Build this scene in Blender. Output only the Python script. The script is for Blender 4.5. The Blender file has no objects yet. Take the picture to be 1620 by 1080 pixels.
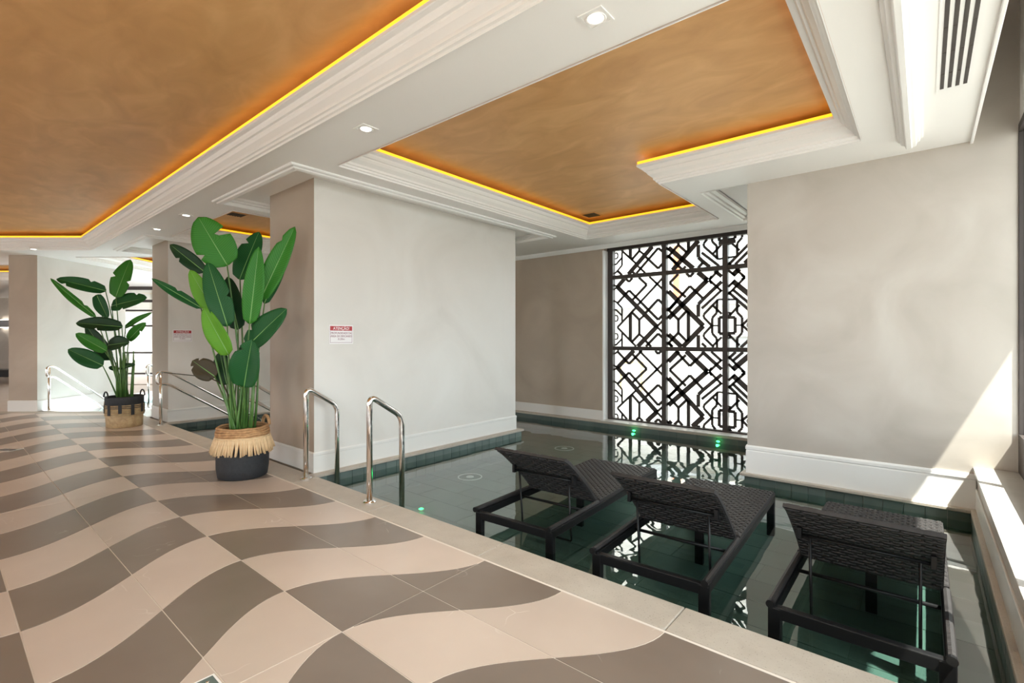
import bpy, bmesh, math, random
from mathutils import Vector, Matrix
from mathutils.geometry import tessellate_polygon

random.seed(7)
scene = bpy.context.scene
COL = scene.collection

# ------------------------------------------------------------------ camera
# level camera in the corner by the window wall; +Y runs across the pool, -X along the pool edge
EYE = 1.38
F2 = Vector((-0.6441, 0.7650))       # horizontal view direction
R2 = Vector((0.7650, 0.6441))        # horizontal right direction
cd = bpy.data.cameras.new('camera')
cd.sensor_width = 36.0
cd.lens = 36.0 * 774.9 / 1620.0
cd.shift_y = -3.0 / 1620.0
cd.clip_start = 0.05
cam = bpy.data.objects.new('camera', cd)
COL.objects.link(cam)
cam.location = (0, 0, EYE)
cam.rotation_euler = (math.radians(90), 0, math.atan2(0.6441, 0.7650))
scene.camera = cam

# ------------------------------------------------------------------ light
w = bpy.data.worlds.new('world')
scene.world = w
w.use_nodes = True
bg = w.node_tree.nodes['Background']
bg.inputs[0].default_value = (0.90, 0.95, 1.0, 1)
bg.inputs[1].default_value = 6.2

SUN_DIR = Vector((-1.0, 0.36, -2.15)).normalized()
sd = bpy.data.lights.new('sun', 'SUN')
sd.energy = 27.0
sd.color = (1.0, 0.95, 0.87)
sd.angle = math.radians(0.5)
so = bpy.data.objects.new('sun', sd)
COL.objects.link(so)
so.rotation_euler = SUN_DIR.to_track_quat('-Z', 'Y').to_euler()
so.location = (6, -2, 12)

vs = scene.view_settings
vs.view_transform = 'Standard'
vs.look = 'None'
vs.gamma = 1.0
vs.use_curve_mapping = False
vs.exposure = 0.24
scene.cycles.use_denoising = True
scene.cycles.max_bounces = 10
scene.cycles.diffuse_bounces = 7
scene.cycles.glossy_bounces = 4
scene.cycles.transparent_max_bounces = 16
scene.cycles.sample_clamp_indirect = 6.0
scene.cycles.caustics_reflective = False
scene.cycles.caustics_refractive = False


def portal(name, loc, rot, sx, sy):
    l = bpy.data.lights.new(name, 'AREA')
    l.shape = 'RECTANGLE'
    l.size, l.size_y = sx, sy
    l.cycles.is_portal = True
    o = bpy.data.objects.new(name, l)
    o.location = loc
    o.rotation_euler = rot
    COL.objects.link(o)


H = math.pi / 2
portal('window_portal_side', (0.75, -0.7, 1.80), (0, H, 0), 2.5, 12.4)
portal('window_portal_rear', (-11.0, -7.1, 1.3), (H, 0, 0), 18.0, 2.8)
portal('window_portal_bays', (-10.5, 7.6, 1.5), (-H, 0, 0), 8.2, 2.9)
portal('window_portal_lattice', (-2.8, 7.8, 1.5), (-H, 0, 0), 2.9, 3.0)


# ------------------------------------------------------------------ materials
def newmat(name):
    m = bpy.data.materials.new(name)
    m.use_nodes = True
    nt = m.node_tree
    b = nt.nodes['Principled BSDF']
    return m, nt, b


def plain(name, col, rough=0.5, metal=0.0, spec=0.5, emit=None, es=0.0):
    m, nt, b = newmat(name)
    b.inputs['Base Color'].default_value = (*col, 1)
    b.inputs['Roughness'].default_value = rough
    b.inputs['Metallic'].default_value = metal
    b.inputs['Specular IOR Level'].default_value = spec
    if emit:
        b.inputs['Emission Color'].default_value = (*emit, 1)
        b.inputs['Emission Strength'].default_value = es
    return m


def N(nt, kind, **kw):
    n = nt.nodes.new(kind)
    for k, v in kw.items():
        if k.startswith('i_'):
            n.inputs[k[2:].replace('_', ' ')].default_value = v
        else:
            setattr(n, k, v)
    return n


def ramp(nt, fac, stops):
    r = nt.nodes.new('ShaderNodeValToRGB')
    els = r.color_ramp.elements
    while len(els) < len(stops):
        els.new(0.5)
    for e, (p, c) in zip(els, stops):
        e.position = p
        e.color = (*c, 1) if len(c) == 3 else c
    nt.links.new(fac, r.inputs[0])
    return r


def coords(nt, which='Object', scale=(1, 1, 1), rot=(0, 0, 0)):
    tc = nt.nodes.new('ShaderNodeTexCoord')
    mp = nt.nodes.new('ShaderNodeMapping')
    mp.inputs['Scale'].default_value = scale
    mp.inputs['Rotation'].default_value = rot
    nt.links.new(tc.outputs[which], mp.inputs['Vector'])
    return mp.outputs[0]


def mottled(name, c1, c2, scale=1.5, rough=(0.4, 0.6), bump=0.0, stretch=(1, 1, 1), detail=6, dist=0.6, metal=0.0, c3=None, fine=None, rnd=0.0, spec=0.5):
    """two or three colour cloudy finish"""
    m, nt, b = newmat(name)
    v = coords(nt, 'Object', stretch)
    if rnd:
        oi = nt.nodes.new('ShaderNodeObjectInfo')
        mu = N(nt, 'ShaderNodeVectorMath', operation='SCALE')
        co = nt.nodes.new('ShaderNodeCombineXYZ')
        for i in range(3):
            nt.links.new(oi.outputs['Random'], co.inputs[i])
        nt.links.new(co.outputs[0], mu.inputs[0])
        mu.inputs['Scale'].default_value = 37.0
        ad = N(nt, 'ShaderNodeVectorMath', operation='ADD')
        nt.links.new(v, ad.inputs[0])
        nt.links.new(mu.outputs[0], ad.inputs[1])
        v = ad.outputs[0]
    n1 = N(nt, 'ShaderNodeTexNoise')
    n1.inputs['Scale'].default_value = scale
    n1.inputs['Detail'].default_value = detail
    n1.inputs['Distortion'].default_value = dist
    nt.links.new(v, n1.inputs['Vector'])
    stops = [(0.3, c1), (0.7, c2)] if c3 is None else [(0.28, c1), (0.5, c2), (0.72, c3)]
    r = ramp(nt, n1.outputs['Fac'], stops)
    col = r.outputs[0]
    if fine:                        # speckle: (scale, colour, threshold)
        n2 = N(nt, 'ShaderNodeTexNoise')
        n2.inputs['Scale'].default_value = fine[0]
        n2.inputs['Detail'].default_value = 3
        nt.links.new(v, n2.inputs['Vector'])
        r2 = ramp(nt, n2.outputs['Fac'], [(fine[2], (0, 0, 0)), (fine[2] + 0.08, (1, 1, 1))])
        mx = N(nt, 'ShaderNodeMix', data_type='RGBA')
        nt.links.new(r2.outputs[0], mx.inputs['Factor'])
        nt.links.new(col, mx.inputs[6])
        mx.inputs[7].default_value = (*fine[1], 1)
        col = mx.outputs[2]
    if rnd:
        hs = nt.nodes.new('ShaderNodeHueSaturation')
        ma = N(nt, 'ShaderNodeMapRange')
        ma.inputs['To Min'].default_value = 1 - rnd
        ma.inputs['To Max'].default_value = 1 + rnd
        nt.links.new(oi.outputs['Random'], ma.inputs['Value'])
        nt.links.new(ma.outputs[0], hs.inputs['Value'])
        nt.links.new(col, hs.inputs['Color'])
        col = hs.outputs[0]
    nt.links.new(col, b.inputs['Base Color'])
    mr = N(nt, 'ShaderNodeMapRange')
    mr.inputs['To Min'].default_value, mr.inputs['To Max'].default_value = rough
    nt.links.new(n1.outputs['Fac'], mr.inputs['Value'])
    nt.links.new(mr.outputs[0], b.inputs['Roughness'])
    b.inputs['Metallic'].default_value = metal
    b.inputs['Specular IOR Level'].default_value = spec
    if bump:
        bp = N(nt, 'ShaderNodeBump')
        bp.inputs['Strength'].default_value = bump
        bp.inputs['Distance'].default_value = 0.02
        nt.links.new(n1.outputs['Fac'], bp.inputs['Height'])
        nt.links.new(bp.outputs[0], b.inputs['Normal'])
    return m


def veined_tile(name, c1, c2, vein, rough):
    """floor tile: soft clouds with a few thin pale veins, different on every tile"""
    m, nt, b = newmat(name)
    oi = nt.nodes.new('ShaderNodeObjectInfo')
    tc = nt.nodes.new('ShaderNodeTexCoord')
    sc = N(nt, 'ShaderNodeVectorMath', operation='SCALE')
    sc.inputs['Scale'].default_value = 3.7
    nt.links.new(oi.outputs['Location'], sc.inputs[0])
    ad = N(nt, 'ShaderNodeVectorMath', operation='ADD')
    nt.links.new(tc.outputs['Object'], ad.inputs[0])
    nt.links.new(sc.outputs[0], ad.inputs[1])
    n1 = N(nt, 'ShaderNodeTexNoise')
    n1.inputs['Scale'].default_value = 2.0
    n1.inputs['Detail'].default_value = 3
    nt.links.new(ad.outputs[0], n1.inputs['Vector'])
    base = ramp(nt, n1.outputs['Fac'], [(0.3, c1), (0.7, c2)])
    # veins: cell edges of a warped pattern, broken up by a second noise
    wn = N(nt, 'ShaderNodeTexNoise')
    wn.inputs['Scale'].default_value = 3.0
    wn.inputs['Detail'].default_value = 2
    nt.links.new(ad.outputs[0], wn.inputs['Vector'])
    wm = N(nt, 'ShaderNodeVectorMath', operation='MULTIPLY_ADD')
    wm.inputs[1].default_value = (0.5, 0.5, 0.5)
    nt.links.new(wn.outputs['Color'], wm.inputs[0])
    nt.links.new(ad.outputs[0], wm.inputs[2])
    vo = N(nt, 'ShaderNodeTexVoronoi', feature='DISTANCE_TO_EDGE')
    vo.inputs['Scale'].default_value = 2.3
    nt.links.new(wm.outputs[0], vo.inputs['Vector'])
    r = ramp(nt, vo.outputs['Distance'], [(0.0, (1, 1, 1)), (0.009, (0, 0, 0))])
    n2 = N(nt, 'ShaderNodeTexNoise')
    n2.inputs['Scale'].default_value = 3.4
    nt.links.new(ad.outputs[0], n2.inputs['Vector'])
    r2 = ramp(nt, n2.outputs['Fac'], [(0.58, (0, 0, 0)), (0.70, (0.55, 0.55, 0.55))])
    mu = N(nt, 'ShaderNodeMath', operation='MULTIPLY')
    nt.links.new(r.outputs[0], mu.inputs[0])
    nt.links.new(r2.outputs[0], mu.inputs[1])
    mx = N(nt, 'ShaderNodeMix', data_type='RGBA')
    nt.links.new(mu.outputs[0], mx.inputs['Factor'])
    nt.links.new(base.outputs[0], mx.inputs[6])
    mx.inputs[7].default_value = (*vein, 1)
    hs = nt.nodes.new('ShaderNodeHueSaturation')
    ma = N(nt, 'ShaderNodeMapRange')
    ma.inputs['To Min'].default_value = 0.95
    ma.inputs['To Max'].default_value = 1.05
    nt.links.new(oi.outputs['Random'], ma.inputs['Value'])
    nt.links.new(ma.outputs[0], hs.inputs['Value'])
    nt.links.new(mx.outputs[2], hs.inputs['Color'])
    nt.links.new(hs.outputs[0], b.inputs['Base Color'])
    b.inputs['Roughness'].default_value = rough
    return m


M = {}
M['plaster'] = mottled('plaster', (0.43, 0.385, 0.335), (0.485, 0.435, 0.385), 1.3, (0.35, 0.5), 0.05, (1, 1, 1), 10, 1.2, c3=(0.54, 0.495, 0.445))
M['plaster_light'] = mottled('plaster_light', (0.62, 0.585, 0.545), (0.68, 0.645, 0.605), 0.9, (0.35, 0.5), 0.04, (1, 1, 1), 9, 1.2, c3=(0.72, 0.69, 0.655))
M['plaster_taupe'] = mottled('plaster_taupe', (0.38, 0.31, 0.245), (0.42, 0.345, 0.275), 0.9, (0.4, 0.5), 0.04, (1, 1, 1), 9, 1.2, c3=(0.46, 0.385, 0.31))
M['white'] = plain('white_paint', (0.88, 0.855, 0.83), 0.5)
M['trimwhite'] = plain('white_gloss', (0.86, 0.84, 0.82), 0.35)
M['basebd'] = plain('baseboard_paint', (0.72, 0.70, 0.67), 0.4)
M['tile_light'] = veined_tile('tile_light', (0.525, 0.425, 0.355), (0.58, 0.475, 0.40), (0.88, 0.82, 0.76), 0.28)
M['tile_dark'] = veined_tile('tile_dark', (0.185, 0.143, 0.115), (0.225, 0.178, 0.146), (0.6, 0.54, 0.48), 0.28)
M['grout'] = plain('grout', (0.74, 0.67, 0.60), 0.8)
M['stone'] = mottled('coping_stone', (0.43, 0.375, 0.315), (0.50, 0.445, 0.38), 7, (0.4, 0.55), 0.05, (1, 1, 1), 8, 0.4, fine=(110, (0.30, 0.25, 0.20), 0.62), rnd=0.03)
M['copper'] = mottled('copper_paint', (0.58, 0.31, 0.115), (0.66, 0.365, 0.145), 2.6, (0.40, 0.55), 0.16, (0.8, 1.4, 1), 8, 1.0, metal=0.15, c3=(0.75, 0.44, 0.19))
M['pooltile'] = mottled('pool_tile', (0.085, 0.115, 0.105), (0.125, 0.16, 0.145), 4, (0.35, 0.5), 0.05, (1, 1, 1), 6, 0.4, rnd=0.12)
M['poolgrout'] = plain('pool_grout', (0.12, 0.15, 0.135), 0.8)
M['bronze'] = plain('bronze_frame', (0.050, 0.040, 0.036), 0.45, 0.2)
M['chrome'] = plain('chrome', (0.82, 0.80, 0.78), 0.07, 1.0)
M['black'] = plain('black_powder_coat', (0.006, 0.006, 0.0065), 0.4, spec=0.25)
M['wicker'] = mottled('wicker', (0.018, 0.016, 0.016), (0.032, 0.029, 0.029), 30, (0.45, 0.6), 0.0, spec=0.3)
M['led'] = plain('led_strip', (1, 0.7, 0.1), 0.5, emit=(1.0, 0.46, 0.003), es=1.15)
M['lampglow'] = plain('lamp_glow', (1, 1, 1), 0.5, emit=(1.0, 0.93, 0.82), es=9.0)
M['greenled'] = plain('green_led', (0.1, 1, 0.3), 0.5, emit=(0.03, 1.0, 0.20), es=5.0)
M['ventdark'] = plain('vent_dark', (0.06, 0.045, 0.035), 0.5)
M['slot'] = plain('slot_dark', (0.045, 0.035, 0.03), 0.6)
M['red'] = plain('sign_red', (0.42, 0.03, 0.035), 0.4)
M['signwhite'] = plain('sign_white', (0.80, 0.77, 0.77), 0.35)
M['signtext'] = plain('sign_text', (0.25, 0.07, 0.11), 0.5)
M['textwhite'] = plain('sign_letter_white', (0.92, 0.92, 0.92), 0.5)
M['rope'] = mottled('rope', (0.33, 0.17, 0.075), (0.55, 0.32, 0.15), 25, (0.6, 0.8))
M['fringe'] = mottled('fringe', (0.62, 0.42, 0.23), (0.78, 0.58, 0.36), 14, (0.7, 0.85))
M['blackbasket'] = mottled('black_weave', (0.012, 0.013, 0.016), (0.026, 0.028, 0.032), 40, (0.6, 0.8))
M['cane'] = mottled('cane', (0.36, 0.24, 0.12), (0.52, 0.38, 0.21), 20, (0.5, 0.7))
M['soil'] = plain('soil', (0.02, 0.015, 0.01), 0.9)
M['facade'] = mottled('facade_render', (0.72, 0.68, 0.62), (0.80, 0.77, 0.72), 0.8, (0.7, 0.8))
M['facadegrey'] = plain('facade_grey', (0.42, 0.43, 0.44), 0.6)
M['orange'] = plain('orange_paint', (0.75, 0.22, 0.09), 0.6)
M['pavement'] = mottled('pavement', (0.22, 0.215, 0.205), (0.27, 0.265, 0.255), 1.5, (0.7, 0.85))
M['wood'] = plain('tan_wood', (0.62, 0.42, 0.18), 0.5)
M['sill'] = mottled('sill_stone', (0.46, 0.435, 0.40), (0.54, 0.515, 0.48), 5, (0.3, 0.45))
M['leather'] = plain('black_leather', (0.015, 0.014, 0.014), 0.4)
M['sea'] = plain('sea_water', (0.30, 0.52, 0.58), 0.2)

def schlick(nt, f0, bump=None, power=5.0):
    """reflectance by angle, the same from both sides of a thin sheet"""
    ge = nt.nodes.new('ShaderNodeNewGeometry')
    dp = N(nt, 'ShaderNodeVectorMath', operation='DOT_PRODUCT')
    nt.links.new(ge.outputs['Incoming'], dp.inputs[0])
    nt.links.new(bump if bump is not None else ge.outputs['Normal'], dp.inputs[1])
    ab = N(nt, 'ShaderNodeMath', operation='ABSOLUTE')
    nt.links.new(dp.outputs['Value'], ab.inputs[0])
    su = N(nt, 'ShaderNodeMath', operation='SUBTRACT')
    su.inputs[0].default_value = 1.0
    su.use_clamp = True
    nt.links.new(ab.outputs[0], su.inputs[1])
    pw_ = N(nt, 'ShaderNodeMath', operation='POWER')
    pw_.inputs[1].default_value = power
    nt.links.new(su.outputs[0], pw_.inputs[0])
    ma = N(nt, 'ShaderNodeMath', operation='MULTIPLY_ADD')
    ma.inputs[1].default_value = 1.0 - f0
    ma.inputs[2].default_value = f0
    nt.links.new(pw_.outputs[0], ma.inputs[0])
    return ma.outputs[0]


# pane glass and water: clear mix of a transparent and a mirror coat by Fresnel
m = bpy.data.materials.new('pane_glass')
m.use_nodes = True
nt = m.node_tree
nt.nodes.clear()
out = nt.nodes.new('ShaderNodeOutputMaterial')
tr = nt.nodes.new('ShaderNodeBsdfTransparent')
tr.inputs[0].default_value = (0.93, 0.96, 0.95, 1)
gl = nt.nodes.new('ShaderNodeBsdfGlossy')
gl.inputs['Roughness'].default_value = 0.0
mx = nt.nodes.new('ShaderNodeMixShader')
nt.links.new(schlick(nt, 0.04), mx.inputs[0])
nt.links.new(tr.outputs[0], mx.inputs[1])
nt.links.new(gl.outputs[0], mx.inputs[2])
nt.links.new(mx.outputs[0], out.inputs[0])
M['glass'] = m

m = bpy.data.materials.new('pool_water')
m.use_nodes = True
nt = m.node_tree
nt.nodes.clear()
out = nt.nodes.new('ShaderNodeOutputMaterial')
tr = nt.nodes.new('ShaderNodeBsdfTransparent')
tr.inputs[0].default_value = (0.62, 0.78, 0.73, 1)
gl = nt.nodes.new('ShaderNodeBsdfGlossy')
gl.inputs['Roughness'].default_value = 0.0
v = coords(nt, 'Object')
n1 = N(nt, 'ShaderNodeTexNoise')
n1.inputs['Scale'].default_value = 2.3
n1.inputs['Detail'].default_value = 1.5
n1.inputs['Distortion'].default_value = 0.5
nt.links.new(v, n1.inputs['Vector'])
bp = N(nt, 'ShaderNodeBump')
bp.inputs['Strength'].default_value = 0.07
bp.inputs['Distance'].default_value = 0.05
nt.links.new(n1.outputs['Fac'], bp.inputs['Height'])
nt.links.new(bp.outputs[0], gl.inputs['Normal'])
mx = nt.nodes.new('ShaderNodeMixShader')
nt.links.new(schlick(nt, 0.06, bp.outputs[0], 3.2), mx.inputs[0])
nt.links.new(tr.outputs[0], mx.inputs[1])
nt.links.new(gl.outputs[0], mx.inputs[2])
nt.links.new(mx.outputs[0], out.inputs[0])
M['water'] = m


def leafmat(name, c1, c2):
    """leaf: side veins run out from the midrib, a little light passes through"""
    m, nt, b = newmat(name)
    uv = nt.nodes.new('ShaderNodeTexCoord')
    wv = N(nt, 'ShaderNodeTexWave', wave_type='BANDS', bands_direction='Y')
    wv.inputs['Scale'].default_value = 9
    wv.inputs['Distortion'].default_value = 1.5
    nt.links.new(uv.outputs['UV'], wv.inputs['Vector'])
    r = ramp(nt, wv.outputs['Fac'], [(0.0, c1), (1.0, c2)])
    nt.links.new(r.outputs[0], b.inputs['Base Color'])
    b.inputs['Roughness'].default_value = 0.45
    b.inputs['Specular IOR Level'].default_value = 0.3
    bp = N(nt, 'ShaderNodeBump')
    bp.inputs['Strength'].default_value = 0.15
    bp.inputs['Distance'].default_value = 0.004
    nt.links.new(wv.outputs['Fac'], bp.inputs['Height'])
    nt.links.new(bp.outputs[0], b.inputs['Normal'])
    t = nt.nodes.new('ShaderNodeBsdfTranslucent')
    nt.links.new(r.outputs[0], t.inputs[0])
    mx = nt.nodes.new('ShaderNodeMixShader')
    mx.inputs[0].default_value = 0.25
    nt.links.new(b.outputs[0], mx.inputs[1])
    nt.links.new(t.outputs[0], mx.inputs[2])
    nt.links.new(mx.outputs[0], nt.nodes['Material Output'].inputs[0])
    return m


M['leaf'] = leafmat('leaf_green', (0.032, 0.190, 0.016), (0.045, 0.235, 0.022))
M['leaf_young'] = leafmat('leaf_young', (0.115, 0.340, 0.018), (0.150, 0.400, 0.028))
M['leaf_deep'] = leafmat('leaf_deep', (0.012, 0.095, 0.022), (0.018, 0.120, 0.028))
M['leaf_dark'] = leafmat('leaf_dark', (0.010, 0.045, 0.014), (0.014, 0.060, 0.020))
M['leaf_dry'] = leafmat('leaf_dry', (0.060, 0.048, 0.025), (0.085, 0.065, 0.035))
M['rib'] = plain('leaf_rib', (0.19, 0.40, 0.11), 0.45)
M['stem'] = mottled('stem', (0.05, 0.13, 0.025), (0.11, 0.22, 0.05), 8, (0.4, 0.5))


# ------------------------------------------------------------------ mesh helpers
def link(o, parent=None):
    COL.objects.link(o)
    if parent is not None:
        o.parent = parent
    return o


class MB:
    def __init__(s):
        s.v, s.f, s.uv = [], [], None

    def box(s, x0, x1, y0, y1, z0, z1):
        n = len(s.v)
        s.v += [(x, y, z) for z in (z0, z1) for y in (y0, y1) for x in (x0, x1)]
        s.f += [tuple(n + i for i in q) for q in ((0, 2, 3, 1), (4, 5, 7, 6), (0, 1, 5, 4), (2, 6, 7, 3), (0, 4, 6, 2), (1, 3, 7, 5))]
        return s

    def obox(s, c, ux, uy, hx, hy, z0, z1):
        """box with horizontal axes ux, uy (2D unit vectors), half sizes hx, hy about 2D centre c"""
        n = len(s.v)
        for z in (z0, z1):
            for b in (-1, 1):
                for a in (-1, 1):
                    p = c + ux * (a * hx) + uy * (b * hy)
                    s.v.append((p[0], p[1], z))
        s.f += [tuple(n + i for i in q) for q in ((0, 2, 3, 1), (4, 5, 7, 6), (0, 1, 5, 4), (2, 6, 7, 3), (0, 4, 6, 2), (1, 3, 7, 5))]
        return s

    def prism(s, poly, z0, z1):
        n, k = len(s.v), len(poly)
        s.v += [(p[0], p[1], z0) for p in poly] + [(p[0], p[1], z1) for p in poly]
        s.f.append(tuple(n + i for i in range(k))[::-1])
        s.f.append(tuple(n + k + i for i in range(k)))
        for i in range(k):
            j = (i + 1) % k
            s.f.append((n + i, n + j, n + k + j, n + k + i))
        return s

    def beam(s, a, b, wd, th, up=Vector((0, 1, 0))):
        """bar from a to b, width wd across (perpendicular to up), thickness th along up"""
        a, b = Vector(a), Vector(b)
        d = (b - a).normalized()
        sv = d.cross(up).normalized() * (wd / 2)
        uv = up.normalized() * (th / 2)
        n = len(s.v)
        for p in (a, b):
            s.v += [tuple(p - sv - uv), tuple(p + sv - uv), tuple(p + sv + uv), tuple(p - sv + uv)]
        s.f += [tuple(n + i for i in q) for q in ((0, 1, 2, 3), (7, 6, 5, 4), (0, 4, 5, 1), (1, 5, 6, 2), (2, 6, 7, 3), (3, 7, 4, 0))]
        return s

    def tube(s, pts, r, seg=10, closed=False, r1=None):
        pts = [Vector(p) for p in pts]
        n0, k = len(s.v), len(pts)
        prev = None
        for i, p in enumerate(pts):
            if closed:
                d = (pts[(i + 1) % k] - pts[i - 1]).normalized()
            else:
                d = (pts[min(i + 1, k - 1)] - pts[max(i - 1, 0)]).normalized()
            if prev is None:
                a = d.orthogonal().normalized()
            else:
                a = (prev - d * prev.dot(d)).normalized()
            prev = a
            b = d.cross(a)
            rr = r if r1 is None else r + (r1 - r) * i / max(1, k - 1)
            for j in range(seg):
                t = 2 * math.pi * j / seg
                s.v.append(tuple(p + a * (rr * math.cos(t)) + b * (rr * math.sin(t))))
        for i in range(k if closed else k - 1):
            i2 = (i + 1) % k
            for j in range(seg):
                j2 = (j + 1) % seg
                s.f.append((n0 + i * seg + j, n0 + i * seg + j2, n0 + i2 * seg + j2, n0 + i2 * seg + j))
        if not closed:
            s.f.append(tuple(n0 + j for j in range(seg))[::-1])
            s.f.append(tuple(n0 + (k - 1) * seg + j for j in range(seg)))
        return s

    def lathe(s, prof, c=(0, 0, 0), seg=32, cap=True):
        n0 = len(s.v)
        for r, z in prof:
            for j in range(seg):
                t = 2 * math.pi * j / seg
                s.v.append((c[0] + r * math.cos(t), c[1] + r * math.sin(t), c[2] + z))
        for i in range(len(prof) - 1):
            for j in range(seg):
                j2 = (j + 1) % seg
                s.f.append((n0 + i * seg + j, n0 + i * seg + j2, n0 + (i + 1) * seg + j2, n0 + (i + 1) * seg + j))
        if cap:
            s.f.append(tuple(n0 + j for j in range(seg))[::-1])
            k = (len(prof) - 1) * seg
            s.f.append(tuple(n0 + k + j for j in range(seg)))
        return s

    def sweep(s, path, prof, closed=True):
        """profile (offset to the left of the path, z) swept along a 2D path with mitred corners"""
        k = len(path)
        P = [Vector(p[:2]) for p in path]
        n0, q = len(s.v), len(prof)
        for i in range(k):
            if closed or 0 < i < k - 1:
                d0 = (P[i] - P[i - 1]).normalized()
                d1 = (P[(i + 1) % k] - P[i]).normalized()
            elif i == 0:
                d0 = d1 = (P[1] - P[0]).normalized()
            else:
                d0 = d1 = (P[i] - P[i - 1]).normalized()
            a, b = Vector((-d0.y, d0.x)), Vector((-d1.y, d1.x))
            mm = (a + b).normalized()
            mm = mm / max(0.2, mm.dot(a))
            for o, z in prof:
                p = P[i] + mm * o
                s.v.append((p.x, p.y, z))
        for i in range(k if closed else k - 1):
            i2 = (i + 1) % k
            for j in range(q - 1):
                s.f.append((n0 + i * q + j, n0 + i2 * q + j, n0 + i2 * q + j + 1, n0 + i * q + j + 1))
        if not closed:
            s.f.append(tuple(n0 + j for j in range(q)))
            s.f.append(tuple(n0 + (k - 1) * q + j for j in range(q))[::-1])
        return s

    def mesh(s, name, mat, smooth=False):
        me = bpy.data.meshes.new(name)
        me.from_pydata([tuple(p) for p in s.v], [], s.f)
        if mat is not None:
            me.materials.append(M[mat] if isinstance(mat, str) else mat)
        if smooth:
            me.polygons.foreach_set('use_smooth', [True] * len(me.polygons))
        me.update()
        return me

    def build(s, name, mat, parent=None, smooth=False, bevel=0.0, recalc=True):
        me = s.mesh(name, mat, smooth)
        if recalc:
            bm = bmesh.new()
            bm.from_mesh(me)
            bmesh.ops.recalc_face_normals(bm, faces=bm.faces)
            bm.to_mesh(me)
            bm.free()
        o = link(bpy.data.objects.new(name, me), parent)
        if bevel:
            b = o.modifiers.new('bevel', 'BEVEL')
            b.width = bevel
            b.segments = 2
            b.limit_method = 'ANGLE'
        return o


def tag(o, label, cat=None, group=None, kind=None):
    o['label'] = label
    if cat:
        o['category'] = cat
    if group:
        o['group'] = group
    if kind:
        o['kind'] = kind
    return o


def struct(o, label):
    o['kind'] = 'structure'
    o['label'] = label
    return o


def empty(name, loc=(0, 0, 0), rz=0.0):
    o = link(bpy.data.objects.new(name, None))
    o.location = loc
    o.rotation_euler = (0, 0, rz)
    o.empty_display_size = 0.1
    return o


def copy_tree(o, parent=None):
    c = o.copy()
    COL.objects.link(c)
    if parent is not None:
        c.parent = parent
    for ch in list(o.children):
        copy_tree(ch, c)
    return c


def inst(name, me, parent=None, loc=(0, 0, 0), rz=0.0):
    o = link(bpy.data.objects.new(name, me), parent)
    o.location = loc
    if rz:
        o.rotation_euler = (0, 0, rz)
    return o


def fillet(pts, r, seg=6):
    """round the corners of a polyline"""
    P = [Vector(p) for p in pts]
    res = [P[0]]
    for i in range(1, len(P) - 1):
        a, b, c = P[i - 1], P[i], P[i + 1]
        d0, d1 = (a - b), (c - b)
        rr = min(r, d0.length * 0.49, d1.length * 0.49)
        s, e = b + d0.normalized() * rr, b + d1.normalized() * rr
        for k in range(seg + 1):
            t = k / seg
            res.append(s * (1 - t) ** 2 + b * (2 * t * (1 - t)) + e * t * t)
    res.append(P[-1])
    return res


def clip_poly(poly, a, b, c):
    """keep a*x + b*y <= c"""
    res = []
    for i in range(len(poly)):
        p, q = poly[i], poly[(i + 1) % len(poly)]
        fp, fq = a * p[0] + b * p[1] - c, a * q[0] + b * q[1] - c
        if fp <= 0:
            res.append(p)
        if (fp < 0 < fq) or (fq < 0 < fp):
            t = fp / (fp - fq)
            res.append((p[0] + (q[0] - p[0]) * t, p[1] + (q[1] - p[1]) * t))
    return res


def LD(lat, d):
    """point of the turned far wing: lat along R2, d along F2"""
    return R2 * lat + F2 * d


# ------------------------------------------------------------------ layout numbers
ZS = 3.0                    # white soffit
ZC = 3.27                   # copper ceilings
WATER = -0.11
PFLOOR = -0.30
COP0, COP1 = 2.25, 2.51     # pool coping, Y
BEND = (-11.56, 2.25)       # the pool edge turns here

# ------------------------------------------------------------------ floor with wave tiles
PX, PY, XK, YK = 0.583, 0.49, -2.105, 1.253


def wave(y):
    return PX * (1 - math.cos(math.pi * (y - YK) / (2 * PY))) / 2


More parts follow.
